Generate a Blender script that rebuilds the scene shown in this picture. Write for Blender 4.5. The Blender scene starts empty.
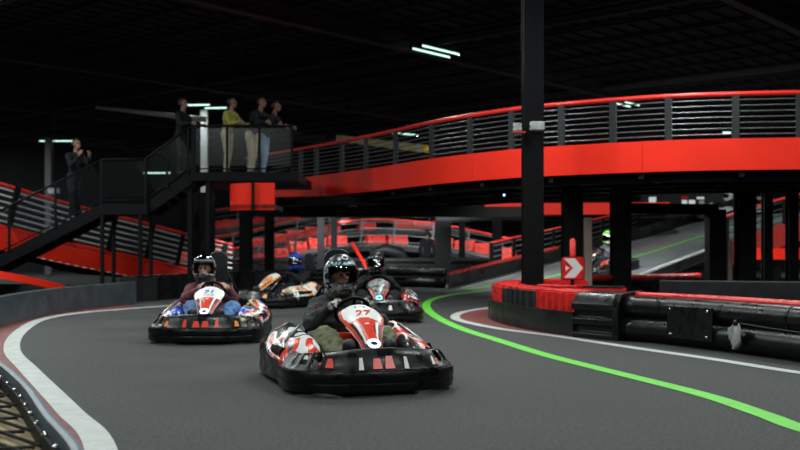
import bpy, math, random
from mathutils import Vector, Matrix, Euler
random.seed(7)
S = bpy.context.scene
COL = S.collection
PI = math.pi
F, HZ, CH = 1000.0, 250.0, 1.08      # focal length in pixels, horizon row, camera height

# ------------------------------------------------------------------ camera, world, exposure
cd = bpy.data.cameras.new('camera'); cam = bpy.data.objects.new('camera', cd); COL.objects.link(cam)
cam.location = (0, 0, CH); cam.rotation_euler = (PI/2, 0, 0)
cd.lens = 45; cd.sensor_width = 36; cd.shift_y = 25/800
cd.clip_end = 300
cd.dof.use_dof = True; cd.dof.focus_distance = 8.1; cd.dof.aperture_fstop = 2.0
S.camera = cam
w = bpy.data.worlds.new('hall_air'); S.world = w; w.use_nodes = True
w.node_tree.nodes['Background'].inputs[0].default_value = (.55, .62, .75, 1)
w.node_tree.nodes['Background'].inputs[1].default_value = 0.006
S.view_settings.view_transform = 'Standard'; S.view_settings.look = 'None'
S.view_settings.exposure = 0.0; S.view_settings.gamma = 1; S.view_settings.use_curve_mapping = False
S.cycles.max_bounces = 5
LAMP_W = 150.0
# building axes: the roof grid is turned 49 degrees against the view
U = Vector((.656, .755, 0)); V = Vector((.755, -.656, 0)); UA = math.atan2(U.y, U.x)

# ------------------------------------------------------------------ helpers
def G(px, py, z=0.0):
    d = (CH-z)*F/(py-HZ); return Vector(((px-400)/F*d, d, z))
def W(px, py, d):
    return Vector(((px-400)/F*d, d, CH+(HZ-py)/F*d))

class MB:
    def __init__(s): s.v = []; s.f = []; s.m = []
    def add(s, vs, fs, mi=0):
        o = len(s.v); s.v += [tuple(v) for v in vs]
        for f in fs: s.f.append([i+o for i in f]); s.m.append(mi)
        return s
    def box(s, c, size, rz=0, mi=0, M=None):
        c = Vector(c); hx, hy, hz = size[0]/2, size[1]/2, size[2]/2
        R = M if M is not None else Matrix.Rotation(rz, 3, 'Z')
        vs = [c+R@Vector((x*hx, y*hy, z*hz)) for z in (-1, 1) for y in (-1, 1) for x in (-1, 1)]
        return s.add(vs, [(0,2,3,1),(4,5,7,6),(0,1,5,4),(2,6,7,3),(0,4,6,2),(1,3,7,5)], mi)
    def bar(s, p, q, w, h, mi=0, up=(0,0,1)):
        p, q = Vector(p), Vector(q); d = q-p; L = d.length
        if L < 1e-6: return s
        d /= L; up = Vector(up)
        if abs(d.dot(up)) > .98: up = Vector((U.x, U.y, 0))
        x = d.cross(up).normalized(); z = x.cross(d)
        vs = [e+x*a*w/2+z*b*h/2 for e in (p, q) for b in (-1, 1) for a in (-1, 1)]
        return s.add(vs, [(0,2,3,1),(4,5,7,6),(0,1,5,4),(2,6,7,3),(0,4,6,2),(1,3,7,5)], mi)
    def tube(s, pts, r, n=10, mi=0, closed=False, caps=True):
        pts = [Vector(p) for p in pts]; N = len(pts); rs = r if isinstance(r, (list, tuple)) else [r]*N
        rings = []; ref = None
        for i, p in enumerate(pts):
            a = pts[(i-1) % N] if (closed or i > 0) else p
            b = pts[(i+1) % N] if (closed or i < N-1) else p
            t = (b-a).normalized()
            if ref is None:
                ref = Vector((0,0,1)) if abs(t.z) < .9 else Vector((1,0,0))
            x = t.cross(ref)
            if x.length < 1e-4: x = t.cross(Vector((1,0,0)))
            x.normalize(); y = x.cross(t).normalized(); ref = y
            rings.append([p+(x*math.cos(2*PI*k/n)+y*math.sin(2*PI*k/n))*rs[i] for k in range(n)])
        vs = [v for rg in rings for v in rg]; fs = []
        for i in range(N if closed else N-1):
            j = (i+1) % N
            for k in range(n): fs.append((i*n+k, i*n+(k+1) % n, j*n+(k+1) % n, j*n+k))
        if caps and not closed: fs += [tuple(range(n))[::-1], tuple((N-1)*n+k for k in range(n))]
        return s.add(vs, fs, mi)
    def sweep(s, path, prof, mi=0, closed=False, side=1):
        """path: plan points with z; prof: (offset to the left of travel * side, height) closed outline"""
        P = [Vector(p) for p in path]; N = len(P); n = len(prof); vs = []
        for i, p in enumerate(P):
            a = P[(i-1) % N] if (closed or i > 0) else p
            b = P[(i+1) % N] if (closed or i < N-1) else p
            t = (b-a); t.z = 0; t.normalize(); l = Vector((-t.y, t.x, 0))*side
            for (o, h) in prof: vs.append(p+l*o+Vector((0, 0, h)))
        fs = []
        for i in range(N if closed else N-1):
            j = (i+1) % N
            for k in range(n): fs.append((i*n+k, i*n+(k+1) % n, j*n+(k+1) % n, j*n+k))
        if not closed: fs += [tuple(range(n))[::-1], tuple((N-1)*n+k for k in range(n))]
        return s.add(vs, fs, mi)
    def lathe(s, prof, c, axis='X', n=24, mi=0):
        vs = []; c = Vector(c)
        for (r, a) in prof:
            for k in range(n):
                t = 2*PI*k/n; e = (r*math.cos(t), r*math.sin(t))
                vs.append(c+Vector((a, e[0], e[1]) if axis == 'X' else (e[0], a, e[1]) if axis == 'Y' else (e[0], e[1], a)))
        m = len(prof); fs = [(i*n+k, i*n+(k+1) % n, (i+1)*n+(k+1) % n, (i+1)*n+k) for i in range(m-1) for k in range(n)]
        return s.add(vs, fs+[tuple(range(n)), tuple((m-1)*n+k for k in range(n))[::-1]], mi)
    def prism(s, poly, z0, z1, mi=0):
        n = len(poly); vs = [(x, y, z0) for x, y in poly]+[(x, y, z1) for x, y in poly]
        return s.add(vs, [tuple(range(n))[::-1], tuple(range(n, 2*n))]+[(i, (i+1) % n, n+(i+1) % n, n+i) for i in range(n)], mi)
    def ball(s, c, r, n=12, mi=0, R=None):
        c = Vector(c); r = Vector(r) if not isinstance(r, (int, float)) else Vector((r, r, r)); vs = []; m = n//2
        for i in range(m+1):
            a = PI*i/m
            for k in range(n):
                b = 2*PI*k/n; d = Vector((math.sin(a)*math.cos(b)*r.x, math.sin(a)*math.sin(b)*r.y, math.cos(a)*r.z))
                vs.append(c+(R@d if R is not None else d))
        return s.add(vs, [(i*n+k, (i+1)*n+k, (i+1)*n+(k+1) % n, i*n+(k+1) % n) for i in range(m) for k in range(n)], mi)
    def xform(s, M):
        s.v = [tuple(M@Vector(v)) for v in s.v]; return s
    def build(s, name, mat, parent=None, smooth=False, bevel=0, solid=0, merge=False):
        me = bpy.data.meshes.new(name); me.from_pydata(s.v, [], s.f); 
        for m in (mat if isinstance(mat, (list, tuple)) else [mat]): me.materials.append(m)
        for p, mi in zip(me.polygons, s.m): p.material_index = mi
        import bmesh
        b = bmesh.new(); b.from_mesh(me)
        if merge: bmesh.ops.remove_doubles(b, verts=b.verts, dist=1e-4)
        bmesh.ops.recalc_face_normals(b, faces=b.faces); b.to_mesh(me); b.free()
        if smooth:
            for p in me.polygons: p.use_smooth = True
            if smooth == 'auto':
                try: me.set_sharp_from_angle(angle=math.radians(40))
                except Exception: pass
        o = bpy.data.objects.new(name, me); COL.objects.link(o)
        if solid: md = o.modifiers.new('s', 'SOLIDIFY'); md.thickness = solid; md.offset = 0
        if bevel: md = o.modifiers.new('b', 'BEVEL'); md.width = bevel; md.segments = 2; md.limit_method = 'ANGLE'
        if parent: o.parent = parent
        return o

def tag(o, label=None, cat=None, group=None, kind=None):
    if label: o['label'] = label
    if cat: o['category'] = cat
    if group: o['group'] = group
    if kind: o['kind'] = kind
    return o
def thing(name, label, cat, loc=(0,0,0), rz=0, group=None):
    o = bpy.data.objects.new(name, None); COL.objects.link(o); o.location = loc; o.rotation_euler = (0, 0, rz); o.empty_display_size = .2
    return tag(o, label, cat, group)
def struct(o): o['kind'] = 'structure'; return o
def copy_tree(o, parent=None):
    c = o.copy(); COL.objects.link(c); c.parent = parent
    for ch in list(o.children): copy_tree(ch, c)
    return c
def smooth_path(pts, n=8):
    P = [Vector(p) if len(p) == 3 else Vector((p[0], p[1], 0)) for p in pts]; out = []
    for i in range(len(P)-1):
        p0 = P[i-1] if i else P[0]*2-P[1]; p1, p2 = P[i], P[i+1]; p3 = P[i+2] if i+2 < len(P) else P[-1]*2-P[-2]
        for k in range(n):
            t = k/n; out.append(.5*((2*p1)+(p2-p0)*t+(2*p0-5*p1+4*p2-p3)*t*t+(3*p1-p0-3*p2+p3)*t**3))
    return out+[P[-1]]
def offset(path, d):
    out = []
    for i, p in enumerate(path):
        t = path[min(i+1, len(path)-1)]-path[max(i-1, 0)]; t.z = 0; t.normalize(); out.append(p+Vector((-t.y, t.x, 0))*d)
    return out
def arc(path):
    L = [0]
    for a, b in zip(path, path[1:]): L.append(L[-1]+(b-a).length)
    return L
def at_len(path, L, s):
    s = max(0, min(L[-1], s))
    for i in range(len(L)-1):
        if L[i+1] >= s:
            t = (s-L[i])/max(1e-9, L[i+1]-L[i]); return path[i].lerp(path[i+1], t), (path[i+1]-path[i]).normalized()
    return path[-1], (path[-1]-path[-2]).normalized()
def sub_path(path, s0, s1, n=8):
    L = arc(path); return [at_len(path, L, s0+(s1-s0)*k/n)[0] for k in range(n+1)]
def text_mb(txt, size, th=.002, mi=0, shear=0):
    c = bpy.data.curves.new('t', 'FONT'); c.body = txt; c.size = size; c.extrude = th; c.align_x = 'CENTER'; c.align_y = 'CENTER'; c.offset = size*.015; c.shear = shear
    o = bpy.data.objects.new('t', c); COL.objects.link(o); dg = bpy.context.evaluated_depsgraph_get()
    me = o.evaluated_get(dg).to_mesh(); mb = MB(); mb.add([v.co.copy() for v in me.vertices], [tuple(p.vertices) for p in me.polygons], mi)
    o.evaluated_get(dg).to_mesh_clear(); bpy.data.objects.remove(o); bpy.data.curves.remove(c)
    return mb

# ------------------------------------------------------------------ materials
def mat(name, col, rough=.5, metal=0, spec=.5, noise=0, nscale=8, bump=0, bscale=60, rvar=0, emis=None, estr=0, coat=0):
    m = bpy.data.materials.new(name); m.use_nodes = True; nt = m.node_tree; b = nt.nodes['Principled BSDF']
    b.inputs['Base Color'].default_value = (*col, 1); b.inputs['Roughness'].default_value = rough; b.inputs['Metallic'].default_value = metal
    b.inputs['Specular IOR Level'].default_value = spec; b.inputs['Coat Weight'].default_value = coat
    if emis: b.inputs['Emission Color'].default_value = (*emis, 1); b.inputs['Emission Strength'].default_value = estr
    if noise or rvar or bump:
        tc = nt.nodes.new('ShaderNodeTexCoord')
    if noise or rvar:
        n = nt.nodes.new('ShaderNodeTexNoise'); n.inputs['Scale'].default_value = nscale; n.inputs['Detail'].default_value = 6
        nt.links.new(tc.outputs['Object'], n.inputs['Vector'])
    if noise:
        r = nt.nodes.new('ShaderNodeMapRange'); r.inputs[1].default_value = .3; r.inputs[2].default_value = .7; r.inputs[3].default_value = 1-noise; r.inputs[4].default_value = 1+noise
        x = nt.nodes.new('ShaderNodeVectorMath'); x.operation = 'SCALE'; x.inputs[0].default_value = col
        nt.links.new(n.outputs['Fac'], r.inputs[0]); nt.links.new(r.outputs[0], x.inputs['Scale']); nt.links.new(x.outputs[0], b.inputs['Base Color'])
    if rvar:
        r = nt.nodes.new('ShaderNodeMapRange'); r.inputs[1].default_value = .3; r.inputs[2].default_value = .7; r.inputs[3].default_value = max(.05, rough-rvar); r.inputs[4].default_value = min(1, rough+rvar)
        nt.links.new(n.outputs['Fac'], r.inputs[0]); nt.links.new(r.outputs[0], b.inputs['Roughness'])
    if bump:
        n2 = nt.nodes.new('ShaderNodeTexNoise'); n2.inputs['Scale'].default_value = bscale; n2.inputs['Detail'].default_value = 3
        nt.links.new(tc.outputs['Object'], n2.inputs['Vector'])
        bp = nt.nodes.new('ShaderNodeBump'); bp.inputs['Strength'].default_value = bump; bp.inputs['Distance'].default_value = .01
        nt.links.new(n2.outputs['Fac'], bp.inputs['Height']); nt.links.new(bp.outputs[0], b.inputs['Normal'])
    return m
def emit(name, col, s):
    m = bpy.data.materials.new(name); m.use_nodes = True; nt = m.node_tree; nt.nodes.clear()
    e = nt.nodes.new('ShaderNodeEmission'); e.inputs[0].default_value = (*col, 1); e.inputs[1].default_value = s
    o = nt.nodes.new('ShaderNodeOutputMaterial'); nt.links.new(e.outputs[0], o.inputs[0]); return m
def glass(name, tint, clear, rough=.08, gl=(1,1,1)):
    m = bpy.data.materials.new(name); m.use_nodes = True; nt = m.node_tree; nt.nodes.clear()
    t = nt.nodes.new('ShaderNodeBsdfTransparent'); t.inputs[0].default_value = (*tint, 1)
    g = nt.nodes.new('ShaderNodeBsdfGlossy'); g.inputs['Roughness'].default_value = rough; g.inputs[0].default_value = (*gl, 1)
    f = nt.nodes.new('ShaderNodeFresnel'); f.inputs[0].default_value = 1.22 if clear > .98 else 1.5
    a = nt.nodes.new('ShaderNodeMath'); a.operation = 'ADD'; a.inputs[1].default_value = 1-clear; a.use_clamp = True
    x = nt.nodes.new('ShaderNodeMixShader'); o = nt.nodes.new('ShaderNodeOutputMaterial')
    nt.links.new(f.outputs[0], a.inputs[0]); nt.links.new(a.outputs[0], x.inputs[0]); nt.links.new(t.outputs[0], x.inputs[1]); nt.links.new(g.outputs[0], x.inputs[2]); nt.links.new(x.outputs[0], o.inputs[0])
    return m
def graphic(name, cols, scale=6, rough=.3, stretch=(1, 1, 1), w0=0.0):
    """printed sticker graphics: flat colour shapes from distorted bands"""
    m = bpy.data.materials.new(name); m.use_nodes = True; nt = m.node_tree; b = nt.nodes['Principled BSDF']; b.inputs['Roughness'].default_value = rough
    tc = nt.nodes.new('ShaderNodeTexCoord'); mp = nt.nodes.new('ShaderNodeMapping'); mp.inputs['Scale'].default_value = stretch; mp.inputs['Rotation'].default_value = (.5, .6, .3); mp.inputs['Location'].default_value = (w0, w0*.7, 0)
    wv = nt.nodes.new('ShaderNodeTexNoise'); wv.inputs['Scale'].default_value = scale; wv.inputs['Detail'].default_value = 1.2; wv.inputs['Distortion'].default_value = 1.0
    cr = nt.nodes.new('ShaderNodeValToRGB'); cr.color_ramp.interpolation = 'CONSTANT'; els = cr.color_ramp.elements
    n = len(cols)
    for i, c in enumerate(cols):
        pos = 0 if i == 0 else .36+.28*(i-1)/max(1, n-2)
        e = els[i] if i < 2 else els.new(pos)
        e.position = pos; e.color = (*c, 1)
    nt.links.new(tc.outputs['Object'], mp.inputs[0]); nt.links.new(mp.outputs[0], wv.inputs['Vector']); nt.links.new(wv.outputs[0], cr.inputs[0]); nt.links.new(cr.outputs[0], b.inputs['Base Color'])
    return m

RED = (.88, .026, .010); WHT = (.75, .76, .78); BLK = (.008, .008, .009)
M = dict(
 asphalt=mat('asphalt', (.045, .0455, .0465), .72, spec=.25, noise=.34, nscale=.9, bump=.5, bscale=140, rvar=.08),
 tar=mat('ramp_asphalt', (.12, .125, .132), .6, noise=.2, nscale=1.5, rvar=.1),
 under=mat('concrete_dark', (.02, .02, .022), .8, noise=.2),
 white=mat('line_white', (.47, .47, .46), .6, noise=.12, nscale=6),
 green=mat('line_green', (.12, .58, .035), .55, noise=.08, nscale=5),
 kerb=mat('kerb_red', (.16, .030, .028), .65, noise=.35, nscale=5),
 ceil=mat('ceiling_black', (.0028, .0028, .0033), .8),
 beam=mat('roof_steel', (.030, .028, .028), .7),
 wall=mat('wall_dark', (.022, .022, .026), .85, noise=.1, nscale=2),
 steel=mat('black_steel', (.005, .005, .006), .6, spec=.1, noise=.2, nscale=4),
 steel2=mat('charcoal_steel', (.020, .021, .024), .5, spec=.3),
 slat=mat('rail_slat_grey', (.42, .42, .43), .5), rod=mat('rail_rod', (.17, .17, .18), .35, metal=.6),
 red=mat('red_paint', RED, .5, spec=.2, noise=.06, nscale=1.2, rvar=.08),
 redrail=mat('red_rail_paint', (.70, .025, .018), .35),
 redplast=mat('red_plastic', (.70, .022, .020), .3, spec=.5, noise=.15, nscale=5, rvar=.1),
 redblock=mat('red_block_plastic', (.80, .035, .022), .45),
 black=mat('black_plastic', (.005, .005, .006), .34, spec=.28, noise=.3, nscale=7, bump=.15, bscale=30, rvar=.12),
 bumper=mat('bumper_plastic', (.004, .004, .005), .32, spec=.28, noise=.3, nscale=9, rvar=.14, bump=.1, bscale=40),
 grey=mat('grey_plastic', (.018, .019, .021), .4, spec=.3, noise=.2, nscale=3, rvar=.1),
 belt=mat('rubber_belt', (.006, .0065, .007), .4, spec=.3, noise=.35, nscale=3, rvar=.14, bump=.2, bscale=12),
 beltblue=mat('belt_bluegrey', (.040, .051, .060), .5, noise=.25, nscale=4, rvar=.1, bump=.2, bscale=15),
 belttop=mat('belt_edge', (.11, .14, .18), .45, noise=.2, nscale=6),
 plywood=mat('plywood', (.24, .155, .055), .6, noise=.3, nscale=3.5),
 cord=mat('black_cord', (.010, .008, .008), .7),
 chrome=mat('bright_bolt', (.75, .75, .76), .2, metal=1),
 rubber=mat('tyre_rubber', (.012, .012, .012), .6, bump=.2),
 seatm=mat('seat_plastic', (.02, .02, .021), .4),
 alu=mat('aluminium', (.45, .45, .46), .35, metal=.9),
 whitep=mat('white_plastic', (.72, .72, .74), .3),
 whitedeco=mat('white_decal', (.8, .8, .8), .35),
 blackdeco=mat('black_decal', (.012, .012, .014), .3),
 reddeco=mat('red_decal', (.78, .045, .02), .3),
 bluedeco=mat('blue_decal', (.02, .07, .55), .3),
 orange=mat('orange_decal', (.85, .22, .03), .35),
 tan=mat('tan_pad', (.30, .22, .19), .6),
 led=emit('white_ring_led', (.70, .84, 1), 3.2), ledc=emit('cyan_ring_led', (.30, .85, 1), 2.2),
 tubeG=emit('fluorescent_tube', (.62, 1, .85), 1.6),
 lensd=mat('lens_dark', (.02, .03, .05), .1),
 skindim=mat('spectator_skin_shaded', (.22, .11, .075), .6), skin=mat('skin', (.50, .27, .19), .5), eye=mat('eye_dark', (.02, .015, .012), .2),  # spectators get a copy of the skin darkened for their backlit shade
 jacket=mat('charcoal_jacket', (.022, .024, .027), .75, noise=.25, nscale=22, bump=.6, bscale=18),
 olive=mat('olive_trousers', (.15, .155, .085), .8, noise=.3, nscale=14, bump=.7, bscale=16),
 maroon=mat('maroon_hoodie', (.16, .035, .045), .8, noise=.3, nscale=18, bump=.6, bscale=18),
 denim=mat('blue_denim', (.09, .20, .42), .75, noise=.25, nscale=16, bump=.6, bscale=18),
 darkcloth=mat('dark_cloth', (.010, .0105, .013), .85, spec=.2, noise=.2, nscale=15, bump=.5, bscale=18),
 shoe=mat('black_shoe', (.015, .015, .016), .5),
 glove=graphic('glove_print', [(.02,.02,.02), (.55,.53,.45), (.02,.02,.02), (.3,.29,.25)], 18, .5),
 yshirt=mat('olive_yellow_shirt', (.30, .28, .05), .8), khaki=mat('khaki_trousers', (.50, .42, .28), .8), jeans=mat('pale_jeans', (.22, .30, .45), .8),
 hair=mat('dark_hair', (.012, .009, .008), .6),
 visor=glass('smoke_visor', (.62, .58, .56), .96, .05), visorgreen=glass('dark_visor', (.06, .08, .07), .82, .05),
 pane=glass('guard_panel_glass', (.90, .91, .92), .994, .25),
 hazy=mat('hazard_yellow', (.85, .62, .03), .5), hazw=mat('hazard_white', (.60, .60, .62), .5),
 bag=mat('grey_rag', (.35, .36, .36), .6, noise=.3), pale_beam=mat('pale_grey', (.5, .5, .5), .5), greycol=mat('grey_column_paint', (.09, .09, .10), .6), dullred=mat('dull_red_plastic', (.38, .015, .012), .45, noise=.2),
 litpane=emit('lit_office_pane', (.9, .97, 1), .55), redlamp=emit('red_lamp', (1, .05, .04), 3), bluelamp=emit('blue_lamp', (.25, .6, 1), 5),
)
M['podred'] = graphic('pod_print_red', [(.02,.02,.02), (.75,.04,.02), (.76,.76,.76), (.02,.02,.02), (.76,.76,.76), (.75,.04,.02)], 2.3, .25, (1, 1, 1.2))
M['podblue'] = graphic('pod_print_blue', [(.02,.02,.02), (.02,.10,.60), (.70,.74,.76), (.75,.10,.03), (.03,.03,.04), (.5,.6,.2)], 5.5, .25)
M['podorange'] = graphic('pod_print_orange', [(.02,.02,.02), (.85,.25,.03), (.70,.72,.70), (.30,.34,.25), (.85,.25,.03)], 4.0, .3)
M['poddark'] = graphic('pod_print_dark', [(.02,.02,.02), (.75,.75,.77), (.02,.02,.02), (.6,.04,.02), (.03,.03,.03)], 4.0, .25)
M['panelgrey'] = graphic('panel_print_grey', [(.02,.02,.02), (.10,.10,.11), (.30,.31,.32), (.02,.02,.02), (.45,.12,.12)], 9, .3)
M['helm1'] = graphic('helmet_print_black_silver', [(.01,.01,.012), (.42,.44,.46), (.05,.05,.055), (.50,.52,.54), (.16,.17,.17), (.008,.008,.01)], 10, .18, (1, 1, 1.6), 3)
M['cyanprint'] = graphic('helmet_print_cyan_white', [(.02,.03,.04), (.12,.45,.60), (.60,.66,.68), (.10,.12,.14), (.12,.45,.60)], 20, .2)
M['helm2'] = graphic('helmet_print_grey', [(.03,.033,.037), (.17,.18,.19), (.04,.042,.045), (.33,.35,.36)], 14, .3, (1, 1, 1), 5)
M['helm3'] = mat('helmet_blue', (.015, .06, .45), .2, coat=.6)
M['helm4'] = graphic('helmet_print_black_dots', [(.008,.008,.008), (.008,.008,.01), (.008,.008,.01), (.5,.55,.53)], 26, .15, (1, 1, 1), 1)
M['helm5'] = graphic('helmet_print_green', [(.02,.10,.30), (.10,.42,.05), (.30,.60,.10), (.6,.7,.6)], 9, .25)

def grain(m, amt=.35, sc=90):
    nt = m.node_tree; b = nt.nodes['Principled BSDF']; l = b.inputs['Base Color'].links[0]; src = l.from_socket
    tc = nt.nodes.new('ShaderNodeTexCoord'); n = nt.nodes.new('ShaderNodeTexNoise'); n.inputs['Scale'].default_value = sc; n.inputs['Detail'].default_value = 4; n.inputs['Roughness'].default_value = .7
    r_ = nt.nodes.new('ShaderNodeMapRange'); r_.inputs[1].default_value = .3; r_.inputs[2].default_value = .7; r_.inputs[3].default_value = 1-amt; r_.inputs[4].default_value = 1+amt
    x = nt.nodes.new('ShaderNodeVectorMath'); x.operation = 'SCALE'
    nt.links.new(tc.outputs['Object'], n.inputs['Vector']); nt.links.new(n.outputs['Fac'], r_.inputs[0]); nt.links.new(src, x.inputs[0]); nt.links.new(r_.outputs[0], x.inputs['Scale']); nt.links.new(x.outputs[0], b.inputs['Base Color'])
grain(M['asphalt'], .65, 38); grain(M['white'], .12, 40); grain(M['kerb'], .2, 40)
# ------------------------------------------------------------------ setting: floor, walls, ceiling
def uv(u, v, z=0): return U*u+V*v+Vector((0, 0, z))
CZ = 6.35
U0, U1, V0, V1 = -16, 60, -46, 30
def quad_slab(a, b, c, d, th, name, m):
    mb = MB(); mb.add([a, b, c, d]+[p+Vector((0, 0, -th)) for p in (a, b, c, d)], [(0,1,2,3),(7,6,5,4),(0,4,5,1),(1,5,6,2),(2,6,7,3),(3,7,4,0)])
    return struct(mb.build(name, m))
quad_slab(uv(U0, V0), uv(U1, V0), uv(U1, V1), uv(U0, V1), .2, 'floor', M['asphalt'])
quad_slab(uv(U0, V0, CZ+.25), uv(U1, V0, CZ+.25), uv(U1, V1, CZ+.25), uv(U0, V1, CZ+.25), .15, 'ceiling', M['ceil'])
def wall(name, a, b):
    mb = MB(); mb.bar(a+Vector((0, 0, CZ/2)), b+Vector((0, 0, CZ/2)), .2, CZ+.4); return struct(mb.build(name, M['wall']))
wall('wall_left', uv(U0, V0), uv(U1, V0)); wall('wall_back', uv(U1, V0), uv(U1, V1)); wall('wall_right', uv(U1, V1), uv(U0, V1)); wall('wall_front', uv(U0, V1), uv(U0, V0))
# roof deck ribs and joists run along V, girders along U
mb = MB()
for k in range(50): 
    u = U0+.8+k*1.5
    if u > U1: break
    mb.bar(uv(u, V0, CZ-.02), uv(u, V1, CZ-.02), .07, .07); mb.bar(uv(u, V0, CZ-.32), uv(u, V1, CZ-.32), .05, .05)
struct(mb.build('ceiling_joists', M['ceil']))
mb = MB()
for k in range(150):
    v = V0+k*.5
    if v > V1: break
    mb.bar(uv(U0, v, CZ+.07), uv(U1, v, CZ+.07), .14, .05)
struct(mb.build('ceiling_deck_ribs', M['ceil']))
for v in (-42, -33, -24.5, -16, -8, 0.5, 9, 18):
    mb = MB(); mb.bar(uv(U0, v, CZ-.36), uv(U1, v, CZ-.36), .22, .05); mb.bar(uv(U0, v, CZ-.12), uv(U1, v, CZ-.12), .05, .5)
    struct(mb.build('ceiling_beam', M['beam']))
for u in (10, 19, 28, 40):
    mb = MB(); mb.bar(uv(u, V0, CZ-.22), uv(u, V1, CZ-.22), .12, .12)
    struct(mb.build('ceiling_beam', M['beam']))

# ------------------------------------------------------------------ ceiling lamps
def lamp(label, p, pair=True, w=LAMP_W, L=1.25, group=None, ang=None):
    ang = UA if ang is None else ang
    t = thing('ceiling_light', label, 'ceiling light', (p[0], p[1], p[2]), ang, group)
    for i, off in enumerate((-.2, .2) if pair else (0,)):
        sh = .12*i
        MB().tube([(-L/2+sh, off, 0), (L/2+sh, off, 0)], .024, 8).build('lamp_tube', M['tubeG'], t, True)
        b = MB(); b.box((sh, off, .05), (L+.06, .09, .05)); b.box((-L/2+sh, off, .0), (.03, .07, .08)); b.box((L/2+sh, off, .0), (.03, .07, .08)); b.build('lamp_housing', M['steel2'], t)
    b = MB()
    for x in (-.4, .4): b.tube([(x, 0, .05), (x, 0, CZ+.2-p[2])], .006, 5)
    b.box((0, 0, .085), (.06, .5 if pair else .12, .02)); b.build('hanger', M['steel'], t)
    for off in ((-.2, .2) if (pair and p[1] > 16) else (0,)) if w else ():
        two = pair and p[1] > 16
        ld = bpy.data.lights.new('lamp_glow', 'AREA'); ld.shape = 'RECTANGLE'; ld.size = L; ld.size_y = .012 if p[1] > 16 and abs(p[0]) < .41*p[1] else .36; ld.energy = w/2 if two else w; ld.color = (.90, 1.0, .97)
        lo = bpy.data.objects.new('lamp_glow', ld); COL.objects.link(lo); lo.parent = t; lo.location = (.12 if off > 0 else 0, off, -.035)
    return t
def lampz(px, py, z=5.95):
    d = (z-CH)*F/(HZ-py); return ((px-400)/F*d, d, z)
lamp('bright twin tube light high above the middle of the track', lampz(434, 51), L=1.5)
lamp('small twin tube light behind the bridge, right of the tall black column', lampz(626, 104), w=60, L=1.1)
lamp('single greenish tube light just above the yellow striped bar', lampz(405, 134), False, 170, 1.4, ang=UA-.2)
lamp('single green-white tube light behind the person on the stairs', lampz(57, 141), False, 40, 1.6, ang=0)
lamp('tube light behind the heads on the platform, longer upper one', lampz(196, 105), False, 40, 1.0, ang=-.1)
lamp('tube light beside the yellow shirted spectator, shorter lower one', lampz(216, 108), False, 0, .8, ang=-.1)
lamp('dim low tube light seen through the stair railing', W(157, 173, 44), False, 15, 1.2, ang=0)
lamp('tiny far twin tube light low over the bridge deck', W(725, 133, 40), True, 20, .35, ang=0)
for (x, y) in ((-5.5, 3.5), (-1.2, 2.2), (4, 3), (-6.5, 10), (-1.6, 9), (3.6, 8.5), (-5, 15.5), (0.2, 14.2), (8.5, 11), (5.2, 14), (.6, 17.6), (4.6, 16.6)):  # the last two are added out of view to brighten the bridge side
    lamp('unseen twin tube light over the near stretch of track', (x, y, 5.95), group='tube lights over the near track')
for (x, y, lab, w_) in ((-10.5, 18, 'added unseen tube light over the left ramp', 220), (-12.5, 26, 'added unseen tube light beyond the left ramp', 260), (-18, 38, 'added unseen tube light over the far left corner of the hall', 420), (10.5, 19, 'added unseen tube light over the right ramp', 160), (14.5, 28, 'added unseen tube light beside the right ramp', 320), (20, 41, 'added unseen tube light over the top of the right ramp', 400)):  # lamps added out of frame to brighten the ramps and far background
    lamp(lab, (x, y, 5.95), w=w_)
lamp('added unseen tube light above the stairs side of the left ramp', (-8.3, 19, 5.95), w=260)  # added beyond the left frame edge to brighten the red ramp side

# ------------------------------------------------------------------ painted lines
def strip(name, pts, wd, m, z=.004, n=8):
    P = smooth_path(pts, n); a, b = offset(P, wd/2), offset(P, -wd/2); N = len(P)
    vs = [p+Vector((0, 0, z)) for p in a]+[p+Vector((0, 0, z)) for p in b]
    mb = MB(); mb.add(vs, [(i, i+1, N+i+1, N+i) for i in range(N-1)])
    o = mb.build(name, m); return struct(o)
lw = [(-.75, 2.6)]+[tuple(G(px, py).xy) for px, py in ((101,450),(68,410),(29,370),(12,350),(19,333),(42,319.5),(80,313),(120,309.5),(160,306.5),(200,303.5),(250,300.5),(300,297))]
strip('track_line_white', lw[:-2], .17, M['white'])
strip('kerb_paint_red', [(x-.33 if y < 12 else x-.32, y) for x, y in lw[:6]]+[(x-.25, y-.0) for x, y in lw[6:8]]+[(-5.2, 19.2)], .5, M['kerb'], .003)
gp = [(820,434),(760,413.5),(700,394),(600,369),(545,355),(500,341),(465,330),(440,319),(428,310),(427,303),(437,298),(460,293.5),(495,290)]
strip('track_line_green', [(2.9, 4.9)]+[tuple(G(a, b).xy) for a, b in gp], .16, M['green'])
wp = [(900,384),(800,373),(710,359),(640,349),(560,337),(500,329),(463,321.5),(455,317),(462,312.5),(485,308.5),(520,305)]
strip('track_line_white', [tuple(G(a, b).xy) for a, b in wp], .15, M['white'], .005)
strip('kerb_paint_red', [tuple((G(a, b)+Vector((.28, .1, 0))).xy) for a, b in wp[4:-1]], .55, M['kerb'], .003)

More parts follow.
